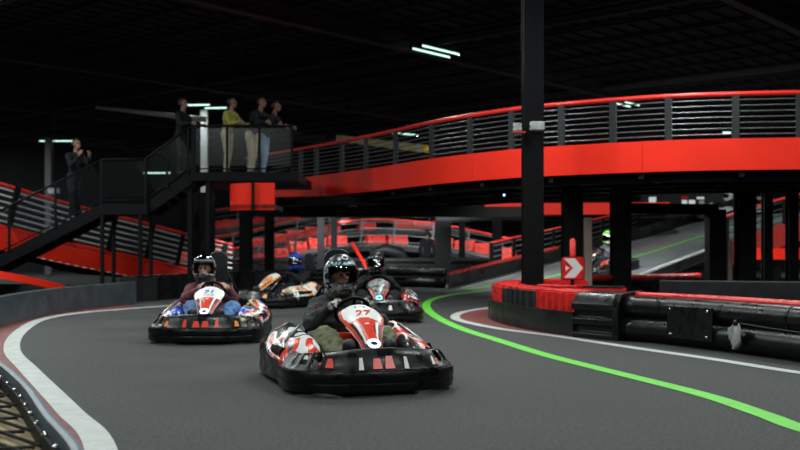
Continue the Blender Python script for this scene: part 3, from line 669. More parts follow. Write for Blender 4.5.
# ------------------------------------------------------------------ spectator platform and stairs
PZ = 2.84
t = thing('viewing_platform', 'black raised spectator platform at the head of the stairs', 'platform', (0, 0, 0))
MB().prism([(-4.75, 22.6), (-2.3, 22.6), (-2.3, 26), (-4.75, 26)], PZ-.2, PZ).build('platform_floor', M['steel'], t)
for (px, d) in ((190, 22.8), (197, 24.5), (208, 22.7), (213, 25.6)):
    MB().box(((px-400)/F*d, d, (PZ-.2)/2), (.1, .1, PZ-.2)).build('platform_leg', M['steel'], t)
MB().tube([(-4.6, 22.7, .6), (-4.2, 22.7, 2.3)], .03, 6).build('brace', M['steel'], t)
def guard(name, label, p, q, h, npost, panel=True, tall_first=False, railm='steel', group=None):
    p, q = Vector(p), Vector(q); t = thing(name, label, 'railing', p, group=group); d = q-p
    MB().tube([Vector((0,0,h)), d+Vector((0,0,h))], .028, 8).build('handrail', M[railm], t, True)
    MB().tube([Vector((0,0,.08)), d+Vector((0,0,.08))], .018, 8).build('bottom_rail', M[railm], t, True)
    for k in range(npost):
        a = d*(k/(npost-1)); MB().box(a+Vector((0, 0, h/2)), (.05, .05, h)).build('rail_post', M['steel'], t)
    if panel:
        for k in range(npost-1):
            a, b = d*(k/(npost-1)+.01), d*((k+1)/(npost-1)-.01)
            MB().bar(a+Vector((0, 0, (h+.1)/2)), b+Vector((0, 0, (h+.1)/2)), .012, h-.2).build('guard_panel', M['pane'], t)
    return t
guard('guard_railing', 'black railing with clear panels along the front of the spectator platform', (-4.65, 22.65, PZ), (-2.45, 22.65, PZ), 1.05, 4)
guard('guard_railing', 'short black railing at the stair side of the platform', (-4.95, 22.9, PZ-.12), (-4.70, 22.65, PZ), 1.05, 2, False)
def flight(label, a, b, n_, wd=1.1):
    a, b = Vector(a), Vector(b); t = thing('staircase', label, 'staircase', a); d = b-a
    for yy, nm in ((0, 'stringer'), (wd, 'stringer')):
        MB().bar(Vector((0, yy, -.12)), d+Vector((0, yy, -.12)), .06, .26).build(nm, M['steel'], t)
    for k in range(n_):
        q = d*((k+.5)/n_); MB().box(q+Vector((0, wd/2, -.05)), (abs(d.x)/n_*1.1, wd, .03)).build('step', M['steel2'], t)
    return t
A0 = Vector((-4.75, 22.7, PZ)); A1 = Vector((-5.75, 22.7, 2.14)); LZ = 2.12
flight('upper black stair flight between the landing and the platform', A1, A0, 5)
t = thing('stair_landing', 'square black stair landing on tall thin legs', 'landing', (-6.25, 22.6, 0))
MB().box((0, .6, LZ-.12), (1.1, 1.3, .24)).build('landing_floor', M['steel'], t)
for x, y in ((-.48, .0), (-.36, .5), (.38, .0), (.5, .5)): MB().box((x, y, (LZ-.2)/2), (.075, .075, LZ-.2)).build('landing_leg', M['steel'], t)
C0 = Vector((-6.75, 22.7, LZ)); C1 = Vector((-9.9, 22.7, .54))
flight('long lower black stair flight going down to the left', C1, C0, 11)
guard('stair_railing', 'railing with clear panels along the lower stair flight', C1+Vector((0, -.05, 0)), C0+Vector((0, -.05, 0)), 1.0, 4)
guard('stair_railing', 'railing with clear panels across the stair landing', C0+Vector((0, -.1, 0)), A1+Vector((0, -.1, 0)), 1.0, 2)
guard('stair_railing', 'railing along the short upper stair flight', A1+Vector((0, -.05, 0)), A0+Vector((-.05, -.05, 0)), 1.0, 3)
# tall guard posts on the landing
for px, top, lab in ((99, 150, 'left'), (143, 130, 'right')): pass

# ------------------------------------------------------------------ left red ramp
def pxpath(pts): return smooth_path([W(a, b, d) for a, b, d in pts], 6)
LRp = pxpath([(-60, 210, 22.5), (0, 224, 23.5), (51, 237, 25), (90, 246, 26), (146, 258, 27.5), (191, 268, 29), (232, 276, 30)])
t = thing('track_ramp', 'bright red sided ramp descending behind the stairs', 'ramp', (0, 0, 0))
MB().sweep(LRp, [(0, 0), (0, -.6), (.05, -.6), (.05, 0)]).build('side_fascia', M['red'], t, 'auto')
n = len(LRp); fb = offset(LRp, 4.0)
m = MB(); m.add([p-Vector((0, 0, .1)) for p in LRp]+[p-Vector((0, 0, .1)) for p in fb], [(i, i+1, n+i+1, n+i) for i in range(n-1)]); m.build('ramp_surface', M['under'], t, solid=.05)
MB().sweep(fb, [(0, -.3), (0, .25), (.05, .25), (.05, -.3)]).build('far_fascia', M['steel'], t)
b = MB(); L = arc(LRp)
for k in range(28): 
    q, d = at_len(LRp, L, 2.0+k*.26); b.bar(q+Vector((0, -.02, -.585)), q+d*.12+Vector((0, -.02, -.585)), .03, .025)
b.build('fascia_clips', M['whitedeco'], t)
railing('red topped railing with slanted black posts along the left ramp', [p+Vector((0, -.04, 0)) for p in LRp], .95, posts_px(LRp, [10, 68, 111, 149, 178, 219]), 6, .045, .026, .26, rodm='slat', postw=.16, postd=.08, postm='steel')
o = MB().sweep(pxpath([(-60, 262, 21), (0, 271, 21.5), (40, 279, 22.2), (72, 287, 23)]), [(0, 0), (0, -.16), (.12, -.16), (.12, 0)]).build('kerb_rail', M['red'], None, 'auto'); tag(o, 'low red band sloping down at the left edge below the stairs', 'red band')
o = MB().tube([(-9.5, 23.5, .16), (-6.5, 22.5, .16)], .13, 14).build('barrier_tube', M['grey'], None, True); tag(o, 'grey barrier tube lying behind the belt wall under the stairs', 'barrier tube')

# ------------------------------------------------------------------ background ramps with red blocks
def back_ramp(lab, pts, wd, blocks, rail_lab, rail_m='rod', gl='red barrier blocks on the far ramps', bh=.42, skip=()):
    bl_lab = 'red plastic barrier block standing on the '+lab.split(' with')[0].split(' behind')[0]
    P = pxpath(pts); t = thing('track_ramp', lab, 'ramp', (0, 0, 0)); P0 = P
    MB().sweep(P, [(0, 0), (0, -.28), (.06, -.28), (.06, 0)]).build('deck_edge', M['grey'], t, 'auto')
    n = len(P); fb = offset(P, wd); m = MB(); m.add([p-Vector((0, 0, .06)) for p in P]+[p-Vector((0, 0, .06)) for p in fb], [(i, i+1, n+i+1, n+i) for i in range(n-1)]); m.build('ramp_surface', M['tar'], t, solid=.05)
    L = arc(P)
    for k in range(4):
        q, d = at_len(fb, L, L[-1]*(.12+.25*k)); z = q.z-.1
        if z > .15: MB().box((q.x, q.y, z/2), (.2, .2, z)).build('ramp_leg', M['steel'], t)
    railing(rail_lab, [p+Vector((0, -.03, 0)) for p in P], .95, every(P, 1.6), 4, .032, .018, .12, railm=rail_m, rodm='rod', postm='greycol', postw=.06, postd=.05)
    fb2 = offset(P, wd*.6); L2 = arc(fb2); first = None
    for k in range(blocks):
        if k in skip: continue
        q, d = at_len(fb2, L2, .4+k*(L2[-1]-.8)/blocks); ang = math.atan2(d.y, d.x)
        if blk[0] is None:
            b = thing('barrier_block', bl_lab, 'barrier block', (q.x, q.y, q.z-.04), ang, gl)
            m = MB(); m.sweep([(-.42, 0, 0), (.42, 0, 0)], [(-.18, 0), (-.16, .20), (-.10, .42), (.10, .42), (.16, .20), (.18, 0)]); m.build('block_body', M['redblock'], b)
            for lx_ in (-.2, .2): MB().box((lx_, -.17, .3), (.1, .06, .1)).build('block_lug', M['redblock'], b)
            blk[0] = b
        else:
            b = copy_tree(blk[0]); b['label'] = bl_lab; b.location = (q.x, q.y, q.z-.04); b.rotation_euler = (0, 0, ang)
blk = [None]
back_ramp('far ramp deck with a grey edge arching behind the leading kart', [(214, 279, 35), (240, 274, 35.5), (262, 268, 36), (300, 259, 37), (330, 249, 38), (365, 244, 39), (400, 244, 40), (440, 248, 40), (478, 256, 39), (510, 264, 38)], 2.6, 15, 'grey railing with a red handrail on the far arching ramp', 'redrail', skip=(7, 10))
back_ramp('further ramp deck rising to the right behind the columns', [(196, 262, 41), (230, 257, 42), (262, 250, 43), (300, 240, 44), (345, 232, 45), (400, 229, 46), (470, 229, 46)], 2.6, 15, 'furthest red handrail rising behind the columns under the bridge', 'redrail', skip=(3, 9, 11))
back_ramp('low far ramp descending towards the blue helmet', [(205, 232, 47), (240, 226, 48), (280, 220, 48), (330, 215, 49)], 2.4, 7, 'highest far red handrail left of the bridge columns', 'redrail')
o = MB().bar(W(352, 243, 33), W(367, 268, 32), .08, .08).build('slanted_bar', M['redrail']); tag(o, 'slanted red bar right of the leading driver helmet', 'bar')
o = MB().tube([W(370, 254, 34), W(385, 249, 34), W(400, 253, 34), W(410, 266, 34)], [.12, .2, .2, .12], 12).build('rolled_mat', M['grey'], None, True); tag(o, 'curved grey rolled mat behind the rear driver', 'rolled mat')

# other background bits
t = thing('clearance_bar', 'hanging clearance bar with yellow and white hazard stripes', 'bar', (0, 0, 0))
a, b_ = W(338, 138, 36), W(427, 149, 30); b = MB(); N = 22
for k in range(N):
    p, q = a.lerp(b_, k/N), a.lerp(b_, (k+1)/N); b.bar(p, q, .14, .22, mi=k % 2)
b.build('striped_bar', [M['hazw'], M['hazy']], t)
for f in (.15, .85):
    p = a.lerp(b_, f); MB().tube([p, Vector((p.x, p.y, CZ))], .01, 5).build('hanger', M['steel'], t)
o = MB().tube([W(96, 107, 33), W(206, 119.5, 33)], [.05, .10], 12).build('ceiling_beam_lit', M['pale_beam'], None, True); tag(o, 'bar coloured as a light-struck duct under the roof left of the platform', 'pale_beam')  # the pale colour stands for light striking a roof beam
column('pale grey column behind the person on the stairs', -15.1, 43, .26, 5.9, 'greycol')
column('pale grey column behind the platform railing', -6.75, 34.5, .22, 5.9, 'pale_beam')
o = MB().box(W(54, 191, 30), (.32, .2, .16)).build('wall_speaker', M['bag'], None, bevel=.02); tag(o, 'small pale grey box hanging behind the lower stair flight', 'box')
MBp = MB().tube([W(54, 191, 30)+Vector((0, 0, .08)), Vector((W(54,191,30).x, 30, CZ))], .01, 5).build('hanger', M['steel'], o); MBp.parent = o
t = thing('timing_booth', 'far lit booth with white windows and a red sign above the ramp top', 'booth', (0, 0, 0))
p0 = W(640, 212, 46); MB().bar(W(640, 204, 46.6), W(742, 204, 46.6), .3, 1.3).build('booth_wall', M['steel2'], t)
for (x0, x1, y0, y1, mm) in ((649, 656, 197, 208, 'litpane'), (682, 687, 200, 211, 'litpane'), (689, 695, 200, 211, 'litpane'), (697, 704, 197, 199, 'litpane'), (699, 704, 200, 211, 'hazw'), (681, 688, 196, 199, 'redrail'), (658, 663, 199, 209, 'steel2'), (727, 732, 203, 212, 'hazw')):
    q = W((x0+x1)/2, (y0+y1)/2, 46.4); MB().box(q, ((x1-x0)*.046, .06, (y1-y0)*.046)).build('booth_pane', M[mm], t)
b = thing('beacon_lamp', 'small round red lamp under the bridge at the right', 'lamp', W(718, 189, 22)); MB().box((0, 0, 0), (.42, .12, .10)).build('lamp_body', M['redlamp'], b, bevel=.03); MB().bar((0, 0, .05), (0, 0, .35), .03, .03).build('bracket', M['steel'], b)
for px, py, lab in ((504, 195, 'tiny blue indicator lamp under the bridge left of the tall column'), (573, 196, 'tiny blue indicator lamp by the column behind the chevron sign')):
    o = MB().ball(W(px, py, 20.8), .022, 8).build('indicator_lamp', M['bluelamp'], None, True); tag(o, lab, 'lamp')

# ------------------------------------------------------------------ people
def frustum(mb, p, q, r1, r2, flat=None, n=12):
    """closed tapered capsule; flat=(axis vector, factor) squeezes the section"""
    p, q = Vector(p), Vector(q); t = (q-p); L = t.length
    if L < 1e-6: mb.ball(p, r1, n); return
    t /= L; x = t.cross(Vector((0, 1, .01)));
    if x.length < .1: x = t.cross(Vector((1, 0, .01)))
    x.normalize(); y = x.cross(t).normalized(); pts = []
    for k in range(4): a = PI/2*(k+.35)/4; pts.append((-r1*math.cos(a), r1*math.sin(a)))
    pts.append((0, r1)); pts.append((L, r2))
    for k in range(4): a = PI/2*(3.65-k)/4; pts.append((L+r2*math.cos(a), r2*math.sin(a)))
    vs = []
    for (a, r) in pts:
        for k in range(n):
            d = (x*math.cos(2*PI*k/n)+y*math.sin(2*PI*k/n))*r
            if flat: ax = Vector(flat[0]); d = d-ax*(d.dot(ax))*(1-flat[1])
            vs.append(p+t*a+d)
    m = len(pts)
    mb.add(vs, [(i*n+k, i*n+(k+1) % n, (i+1)*n+(k+1) % n, (i+1)*n+k) for i in range(m-1) for k in range(n)]+[tuple(range(n))[::-1], tuple((m-1)*n+k for k in range(n))])
def fuse(mb, vox, sm=3):
    me = bpy.data.meshes.new('f'); me.from_pydata(mb.v, [], mb.f)
    import bmesh
    b = bmesh.new(); b.from_mesh(me); bmesh.ops.remove_doubles(b, verts=b.verts, dist=1e-6); bmesh.ops.recalc_face_normals(b, faces=b.faces); b.to_mesh(me); b.free()
    o = bpy.data.objects.new('f', me); COL.objects.link(o)
    r = o.modifiers.new('r', 'REMESH'); r.mode = 'VOXEL'; r.voxel_size = vox
    if sm: q = o.modifiers.new('q', 'SMOOTH'); q.iterations = sm; q.factor = .5
    dg = bpy.context.evaluated_depsgraph_get(); e = o.evaluated_get(dg); m2 = e.to_mesh()
    out = ([v.co.copy() for v in m2.vertices], [tuple(p.vertices) for p in m2.polygons]); e.to_mesh_clear()
    bpy.data.objects.remove(o); bpy.data.meshes.remove(me); return out
def segdist(p, a, b):
    ab = b-a; t = max(0, min(1, (p-a).dot(ab)/max(1e-9, ab.length_squared))); return (p-a-ab*t).length
def hand(mb, wrist, palm_c, fdir, across, curl, thumb_side, s=1.0):
    """palm plus five fingers: fdir = finger direction, across = towards the thumb, curl = vector the fingers bend towards"""
    wrist, palm_c, fdir, across, curl = map(Vector, (wrist, palm_c, fdir, across, curl)); fdir.normalize(); across.normalize(); curl.normalize()
    frustum(mb, wrist, palm_c, .027*s, .036*s)
    for k, (o_, ln) in enumerate(((.030, .070), (.011, .079), (-.009, .073), (-.028, .056))):
        a = palm_c+across*o_*s+fdir*.026*s; b = a+(fdir*.9+curl*.35).normalized()*ln*.45*s; c = b+(fdir*.15+curl).normalized()*ln*.36*s; d = c+(curl*.6-fdir*.8).normalized()*ln*.28*s
        frustum(mb, a-fdir*.02*s, a, .012*s, .011*s, n=8); frustum(mb, a, b, .0105*s, .010*s, n=8); frustum(mb, b, c, .010*s, .009*s, n=8); frustum(mb, c, d, .009*s, .008*s, n=8)
    a = palm_c-fdir*.015*s+across*.028*s; b = a+(across*.7+fdir*.5+curl*.3).normalized()*.036*s; c = b+(fdir*.4+curl*.9).normalized()*.030*s
    frustum(mb, a, b, .013*s, .011*s, n=8); frustum(mb, b, c, .011*s, .009*s, n=8)
def head_shape(mb, c, R=None, s=1.0):
    R = R or Matrix.Identity(3); c = Vector(c)
    mb.ball(c+R@Vector((0, .012, .02))*s, (.074*s, .094*s, .098*s), 18, R=R)
    mb.ball(c+R@Vector((0, -.025, -.055))*s, (.054*s, .062*s, .062*s), 14, R=R)
    frustum(mb, c+R@Vector((0, -.088, .022))*s, c+R@Vector((0, -.108, -.018))*s, .009*s, .015*s, n=8)      # nose
    for sx in (-1, 1):
        mb.ball(c+R@Vector((sx*.076, .012, .0))*s, (.010*s, .019*s, .032*s), 10, R=R)                          # ears
        mb.ball(c+R@Vector((sx*.032, -.079, .038))*s, (.024*s, .013*s, .009*s), 8, R=R)                        # brow
    mb.ball(c+R@Vector((0, -.090, -.052))*s, (.024*s, .010*s, .011*s), 8, R=R)                                # lips
    return c
def figure(name, zones, hands, headc, headR, mats, parent, vox=.013, hvox=.006, fold=1.0):
    """zones: (p, q, r1, r2, material index, flat)"""
    mb = MB()
    for (p, q, r1, r2, mi, fl) in zones: frustum(mb, p, q, r1, r2, fl)
    vs, fs = fuse(mb, vox)
    Z = [(Vector(p), Vector(q), (r1+r2)/2, mi) for (p, q, r1, r2, mi, fl) in zones]
    out = MB()
    from mathutils import noise as NZ
    nv_ = []
    for v in vs:
        z = min(Z, key=lambda z: segdist(v, z[0], z[1])-z[2])
        if z[3] in (1, 2):
            ab = z[1]-z[0]; t_ = max(0, min(1, (v-z[0]).dot(ab)/max(1e-9, ab.length_squared))); d = (v-z[0]-ab*t_)
            if d.length > 1e-4:
                k = NZ.noise(v*9+Vector((0, 0, v.z*8)))+.5*NZ.noise(v*24); v = v+d.normalized()*(.5-abs(k))*.028*fold
        nv_.append(v)
    out.v = [tuple(v) for v in nv_]
    for f in fs:
        c = sum((vs[i] for i in f), Vector())/len(f); mi = min(Z, key=lambda z: segdist(c, z[0], z[1])-z[2])[3]
        out.f.append(list(f)); out.m.append(mi)
    if headc is not None:
        h = MB(); head_shape(h, headc, headR); v2, f2 = fuse(h, .007, 2); out.add(v2, f2, 0)
        for sx in (-1, 1):
            ec = Vector(headc)+(headR or Matrix.Identity(3))@Vector((sx*.031, -.082, .018))
            out.ball(ec, .012, 8, mi=4)
    for (hh, mi) in hands:
        v2, f2 = fuse(hh, hvox, 1); out.add(v2, f2, mi)
    me = bpy.data.meshes.new(name); me.from_pydata(out.v, [], out.f)
    for m in mats: me.materials.append(m)
    for p, mi in zip(me.polygons, out.m): p.material_index = mi; p.use_smooth = True
    o = bpy.data.objects.new(name, me); COL.objects.link(o)
    if parent: o.parent = parent
    return o

def helmet(c, R, shell_m, visor_m, parent, raised=False, s=1.0, full=True):
    """full face helmet looking along -Y"""
    c = Vector(c); nA, nE = 40, 24; vs = []; fs = []
    def pt(a, e, k=1.0):
        x = math.sin(a)*math.cos(e); y = -math.cos(a)*math.cos(e); z = math.sin(e)
        fw = max(0, -y); low = max(0, -z)
        v = Vector((x*.121, y*(.140+.030*fw*min(1, low*2.2)), z*.148 if z > 0 else z*.165))
        v.z += .012 if z > 0 else 0
        return c+R@(v*s*k)
    es = [PI/2-(PI/2+math.radians(58))*i/nE for i in range(nE+1)]
    for e in es:
        for k in range(nA): vs.append(pt(2*PI*k/nA, e))
    hole = lambda a, e: abs((a+PI) % (2*PI)-PI) < math.radians(68) and math.radians(-24) < e < math.radians(20)
    for i in range(nE):
        for k in range(nA):
            a = 2*PI*(k+.5)/nA; e = (es[i]+es[i+1])/2
            if not hole(a, e): fs.append((i*nA+k, i*nA+(k+1) % nA, (i+1)*nA+(k+1) % nA, (i+1)*nA+k))
    m = MB(); m.add(vs, fs); o = m.build('helmet', shell_m, parent, True, solid=.012*s, merge=True)
    if shell_m == M['helm1']:
        o.data.materials.append(M['blackdeco']); o.data.materials.append(M['cyanprint'])
        for p in o.data.polygons:
            q = R.inverted()@(p.center-c); el = math.degrees(math.atan2(q.z, math.hypot(q.x, q.y))); az = abs(math.degrees(math.atan2(q.x, -q.y)))
            if el > 42 and az < 80: p.material_index = 1
            elif 20 < el <= 42 and az < 70: p.material_index = 2
        m = MB(); rg = [pt(math.radians(a), math.radians(e), 1.012) for a, e in [(16*math.cos(t_), 52+9*math.sin(t_)) for t_ in [2*PI*k/16 for k in range(16)]]]; m.tube(rg, .007*s, 6, closed=True); m.build('helmet_ring_print', M['whitedeco'], o, True)
    # visor
    dz = math.radians(58) if raised else 0; m = MB(); nu, nv = 20, 8; vs = []
    for j in range(nv+1):
        e = math.radians(-24+46*j/nv)+dz
        for i in range(nu+1):
            a = math.radians(-72+144*i/nu)*(1 if not raised else .92); vs.append(pt(a, e, 1.045 if not raised else 1.07))
    m.add(vs, [(j*(nu+1)+i, j*(nu+1)+i+1, (j+1)*(nu+1)+i+1, (j+1)*(nu+1)+i) for j in range(nv) for i in range(nu)]); m.build('visor', visor_m, o, True)
    m = MB()   # hinge discs, chin vent, spoiler
    for sx in (-1, 1):
        q = pt(math.radians(74)*sx, 0, 1.03); n_ = (q-c).normalized(); m.tube([q, q+n_*.012*s], .022*s, 12)
    m.build('visor_hinge', M['blackdeco'], o, 'auto')
    m = MB(); q = [pt(math.radians(a), math.radians(-40), 1.02) for a in (-28, -14, 0, 14, 28)]; m.tube(q, .009*s, 8); m.build('chin_vent', M['blackdeco'], o, True)
    m = MB(); q = [pt(math.radians(a), math.radians(-22), 1.0) for a in range(-68, 69, 8)]; m.tube(q, .006*s, 6); q = [pt(math.radians(a), math.radians(21), 1.0) for a in range(-68, 69, 8)]; m.tube(q, .006*s, 6); m.build('eyeport_seal', M['blackdeco'], o, True)
    return o

# ------------------------------------------------------------------ karts
def kart(label, loc, rz, sch, group='racing karts on the track'):
    t = thing('racing_kart', label, 'kart', loc, rz, group); t.scale = (.96, 1, 1)
    # --- front bumper: vertical band, lip and sloping deck with cut-outs
    half = [(0, -1.03), (.16, -1.025), (.32, -1.0), (.47, -.945), (.58, -.86), (.655, -.75), (.69, -.61), (.695, -.46), (.69, -.34)]
    path = smooth_path([(-x, y) for x, y in half[::-1]]+half[1:], 5); N = len(path)
    m = MB(); m.sweep(path, [(0, .035), (-.012, .08), (-.004, .10), (-.014, .125), (-.01, .165), (.0, .185), (.03, .188), (.03, .15), (.02, .05)], side=1)
    m.build('front_bumper', M['bumper'], t, 'auto')
    L = arc(path); mid = L[-1]/2
    rows = [(.012, .184), (.022, .192), (.046, .235), (.072, .275), (.10, .315), (.13, .325), (.15, .31)]
    offs = [offset(path, o_) for o_, _ in rows]; vs = []
    for (o_, h), P in zip(rows, offs): 
        for i, p in enumerate(P): 
            bow = .02*math.exp(-((L[i]-mid)/.35)**2)-.03*min(1, abs(L[i]-mid)/.9)**3
            vs.append((p.x, p.y, h+bow*(h-.184)/.13))
    fs = []; holes = ((.52, .59), (.64, .72), (.77, .86), (-.59, -.52), (-.72, -.64), (-.86, -.77))
    for r in range(len(rows)-1):
        for i in range(N-1):
            s_ = (L[i]+L[i+1])/2-mid
            if 2 <= r <= 3 and any(a < s_ < b for a, b in holes): continue
            fs.append((r*N+i, r*N+i+1, (r+1)*N+i+1, (r+1)*N+i))
    m = MB(); m.add(vs, fs); m.build('bumper_deck', M['bumper'], t, 'auto', solid=.008)
    # stickers seen in the cut-outs
    def surf(s_, f, lift=.008):  # on the sloping deck
       
        q, d = at_len(path, L, mid+s_); l = Vector((-d.y, d.x, 0)); o_ = .020+.052*f; h = .190+.085*f+(.02*math.exp(-(s_/.35)**2)-.03*min(1, abs(s_)/.9)**3)*(.085*f)/.13; return q+l*o_+Vector((0, 0, h+lift))
    for (s0, s1, f0, f1, mm) in sch['stick']:
        m = MB(); k = (s1-s0)*.18; A, B, C_, D = surf(s0, f0, 0), surf(s1, f0, 0), surf(s1-k, f1, 0), surf(s0+k, f1, 0)
        dd = (B-A).normalized(); up = Vector((dd.y, -dd.x, .3)).normalized()*.008; m.add([A, B, C_, D, A+up, B+up, C_+up, D+up], [(0,3,2,1), (4,5,6,7), (0,1,5,4), (1,2,6,5), (2,3,7,6), (3,0,4,7)]); m.build('bumper_sticker', M[mm], t)
    # --- rear and side band
    half = [(.665, -.26), (.68, 0), (.685, .3), (.68, .56), (.64, .74), (.54, .84), (.3, .88), (0, .89)]
    path2 = smooth_path([(x, y) for x, y in half]+[(-x, y) for x, y in half[:-1][::-1]], 5)
    MB().sweep(path2, [(0, .04), (-.008, .09), (0, .14), (-.01, .20), (.0, .27), (.02, .31), (.05, .31), (.05, .05)]).build('rear_bumper', M['bumper'], t, 'auto')
    for sx in (-1, 1):
        MB().tube([(sx*.64, -.27, .10), (sx*.60, -.2, .10), (sx*.45, -.15, .08)], .016, 8).build('bumper_bracket', M['steel2'], t, True)
    # --- floor, chassis
    m = MB(); m.prism([(-.30, -.92), (.30, -.92), (.42, -.6), (.42, .2), (.62, .3), (.62, .8), (-.62, .8), (-.62, .3), (-.42, .2), (-.42, -.6)], .045, .06); m.build('floor_tray', M['steel2'], t)
    m = MB()
    for sx in (-1, 1):
        m.tube([(sx*.28, -.90, .085), (sx*.33, -.5, .085), (sx*.33, .0, .085), (sx*.36, .7, .085)], .017, 8)
    m.tube([(-.28, -.90, .085), (.28, -.90, .085)], .017, 8); m.tube([(-.36, .7, .085), (.36, .7, .085)], .017, 8); m.tube([(-.33, -.05, .085), (.33, -.05, .085)], .017, 8)
    m.build('chassis_tube', M['steel'], t, True)
    for (x, y, r, wd) in ((-.50, -.62, .125, .12), (.50, -.62, .125, .12), (-.52, .56, .135, .19), (.52, .56, .135, .19)):
        prof = [(r*.55, -wd/2), (r*.9, -wd/2), (r, -wd*.36), (r, wd*.36), (r*.9, wd/2), (r*.55, wd/2)]
        tt = MB().lathe(prof, (x, y, r+.002), 'X', 24).build('wheel', M['rubber'], t, 'auto')
        MB().lathe([(r*.18, -wd*.46), (r*.5, -wd*.40), (r*.56, -wd*.52), (r*.56, wd*.52), (r*.5, wd*.40), (r*.18, wd*.46)], (x, y, r+.002), 'X', 16).build('wheel_rim', M['alu'], tt, 'auto')
    MB().tube([(-.5, .56, .137), (.5, .56, .137)], .018, 8).build('rear_axle', M['alu'], t, True)
    for sx in (-1, 1): MB().tube([(sx*.30, -.6, .12), (sx*.43, -.62, .127)], .015, 8).build('front_axle', M['alu'], t, True)
    # --- side pods: lofted shells
    for sx in (-1, 1):
        secs = [(-.50, .50, .10, .18, .20), (-.42, .51, .15, .14, .30), (-.25, .52, .16, .12, .36), (-.05, .53, .16, .12, .375), (.10, .54, .155, .12, .40), (.26, .55, .14, .14, .44), (.38, .55, .12, .17, .43), (.46, .54, .07, .22, .36)]
        n = 16; vs = []
        for (y, cx, hw, z0, z1) in secs:
            cz, hh = (z0+z1)/2, (z1-z0)/2
            for k in range(n):
                a = 2*PI*k/n; ca, sa = math.cos(a), math.sin(a); px_ = abs(ca)**.7*math.copysign(1, ca); pz = abs(sa)**.7*math.copysign(1, sa)
                vs.append((sx*(cx+hw*px_-.03*pz*0), y, cz+hh*pz-.07*px_*(1 if pz > 0 else 0)))
        fs = [(i*n+k, i*n+(k+1) % n, (i+1)*n+(k+1) % n, (i+1)*n+k) for i in range(len(secs)-1) for k in range(n)]+[tuple(range(n)), tuple((len(secs)-1)*n+k for k in range(n))]
        m = MB(); m.add(vs, fs); pod = m.build('side_pod', M[sch['pod']], t, True)
        # grey strut and flag sticker on the pod
        MB().tube([(sx*.66, -.40, .20), (sx*.60, -.1, .34), (sx*.44, .02, .46)], .013, 8).build('pod_strut', M['alu'], t, True)
        if sch.get('blob'): MB().ball((sx*.42, -.3, .27), (.09, .14, .11), 14).build('pod_cover', M[sch['blob']], t, True)
    # --- seat and headrest
    m = MB(); rings = []; n = 13
    for (y, z, wd, dp) in ((.0, .16, .16, .02), (.12, .10, .19, .06), (.30, .09, .20, .10), (.44, .16, .20, .12), (.52, .32, .20, .12), (.58, .50, .19, .09), (.62, .66, .15, .05)):
        for k in range(n):
            a = -1+2*k/(n-1); up = dp*abs(a)**2.2*1.6; rings.append((a*wd, y-(up if z > .3 else up*.3), z+(up if z <= .3 else 0)))
    m.add(rings, [(i*n+k, i*n+k+1, (i+1)*n+k+1, (i+1)*n+k) for i in range(6) for k in range(n-1)]); m.build('seat', M['seatm'], t, True, solid=.012)
    hr = sch.get('head_top', 1.07)
    m = MB(); poly = []
    for cx, cz, a0 in ((.035, hr-.085, 0), (-.035, hr-.085, PI/2), (-.04, .70, PI), (.04, .70, 1.5*PI)):
        for k in range(6): poly.append((cx+.085*math.cos(a0+PI/2*k/5), cz+.085*math.sin(a0+PI/2*k/5)))
    n = len(poly); m.add([(x+sch.get('hx', 0), .66, z) for x, z in poly]+[(x+sch.get('hx', 0), .71, z) for x, z in poly], [tuple(range(n)), tuple(range(n, 2*n))[::-1]]+[(i, (i+1) % n, n+(i+1) % n, n+i) for i in range(n)])
    m.build('headrest', M['grey'], t, 'auto', bevel=.012)
    m = MB()
    for sx in (-1, 1): m.tube([(sx*.26, .70, .09), (sx*.2, .72, .55), (sx*.07+sch.get('hx', 0), .715, .85)], .016, 8)
    m.build('headrest_frame', M['steel'], t, True)
    # --- battery boxes behind and beside the seat
    MB().box((.0, .765, .22), (.7, .14, .2)).build('battery_box', M['black'], t, bevel=.02)
    for sx in (-1, 1): MB().box((sx*.31, .12, .16), (.13, .42, .16)).build('battery_box', M['black'], t, bevel=.015)
    # --- steering column and wheel
    C = Vector((0, -.075, .575)); e1 = Vector((1, 0, 0)); e2 = Vector((0, -.62, .78)); nn = e1.cross(e2)
    m = MB(); m.tube([C+e1*.145*math.cos(a)+e2*.145*math.sin(a) for a in [2*PI*k/28 for k in range(28)]], .015, 8, closed=True)
    for a in (PI*1.17, PI*1.83, PI/2): m.bar(C, C+e1*.14*math.cos(a)+e2*.14*math.sin(a), .03, .008, up=nn)
    m.build('steering_wheel', M['steel'], t, True)
    MB().tube([C, C+Vector((0, -.40, -.34))], .012, 8).build('steering_column', M['alu'], t, True)
    # --- front panel
    T, B = Vector((0, -.25, .605)), Vector((0, -.80, .262)); ax = (B-T); nrm = Vector((1, 0, 0)).cross(ax).normalized()
    if nrm.z < 0: nrm = -nrm
    wk = [(0, .125), (.04, .165), (.12, .186), (.24, .190), (.38, .166), (.53, .126), (.70, .092), (.85, .082), (1, .09)]
    def wof(v):
        for (a, x), (b, y) in zip(wk, wk[1:]):
            if v <= b: f = (v-a)/(b-a); f = f*f*(3-2*f)*.4+f*.6; return x+(y-x)*f
        return wk[-1][1]
    def ps(u, v, lift=0): return T+ax*v+Vector((u*wof(v), 0, 0))+nrm*(.055*(1-abs(u)**2.5)-.02+.04*math.sin(PI*min(1, v*1.1))*.6+lift)
    nu, nv = 40, 48; vs = [ps(-1+2*i/nu, j/nv) for j in range(nv+1) for i in range(nu+1)]; mlist = [M[k] for k in sch['panel']]   # top, edge, centre, line, base, accent
    m = MB(); o0 = 0; m.v = [tuple(v) for v in vs]
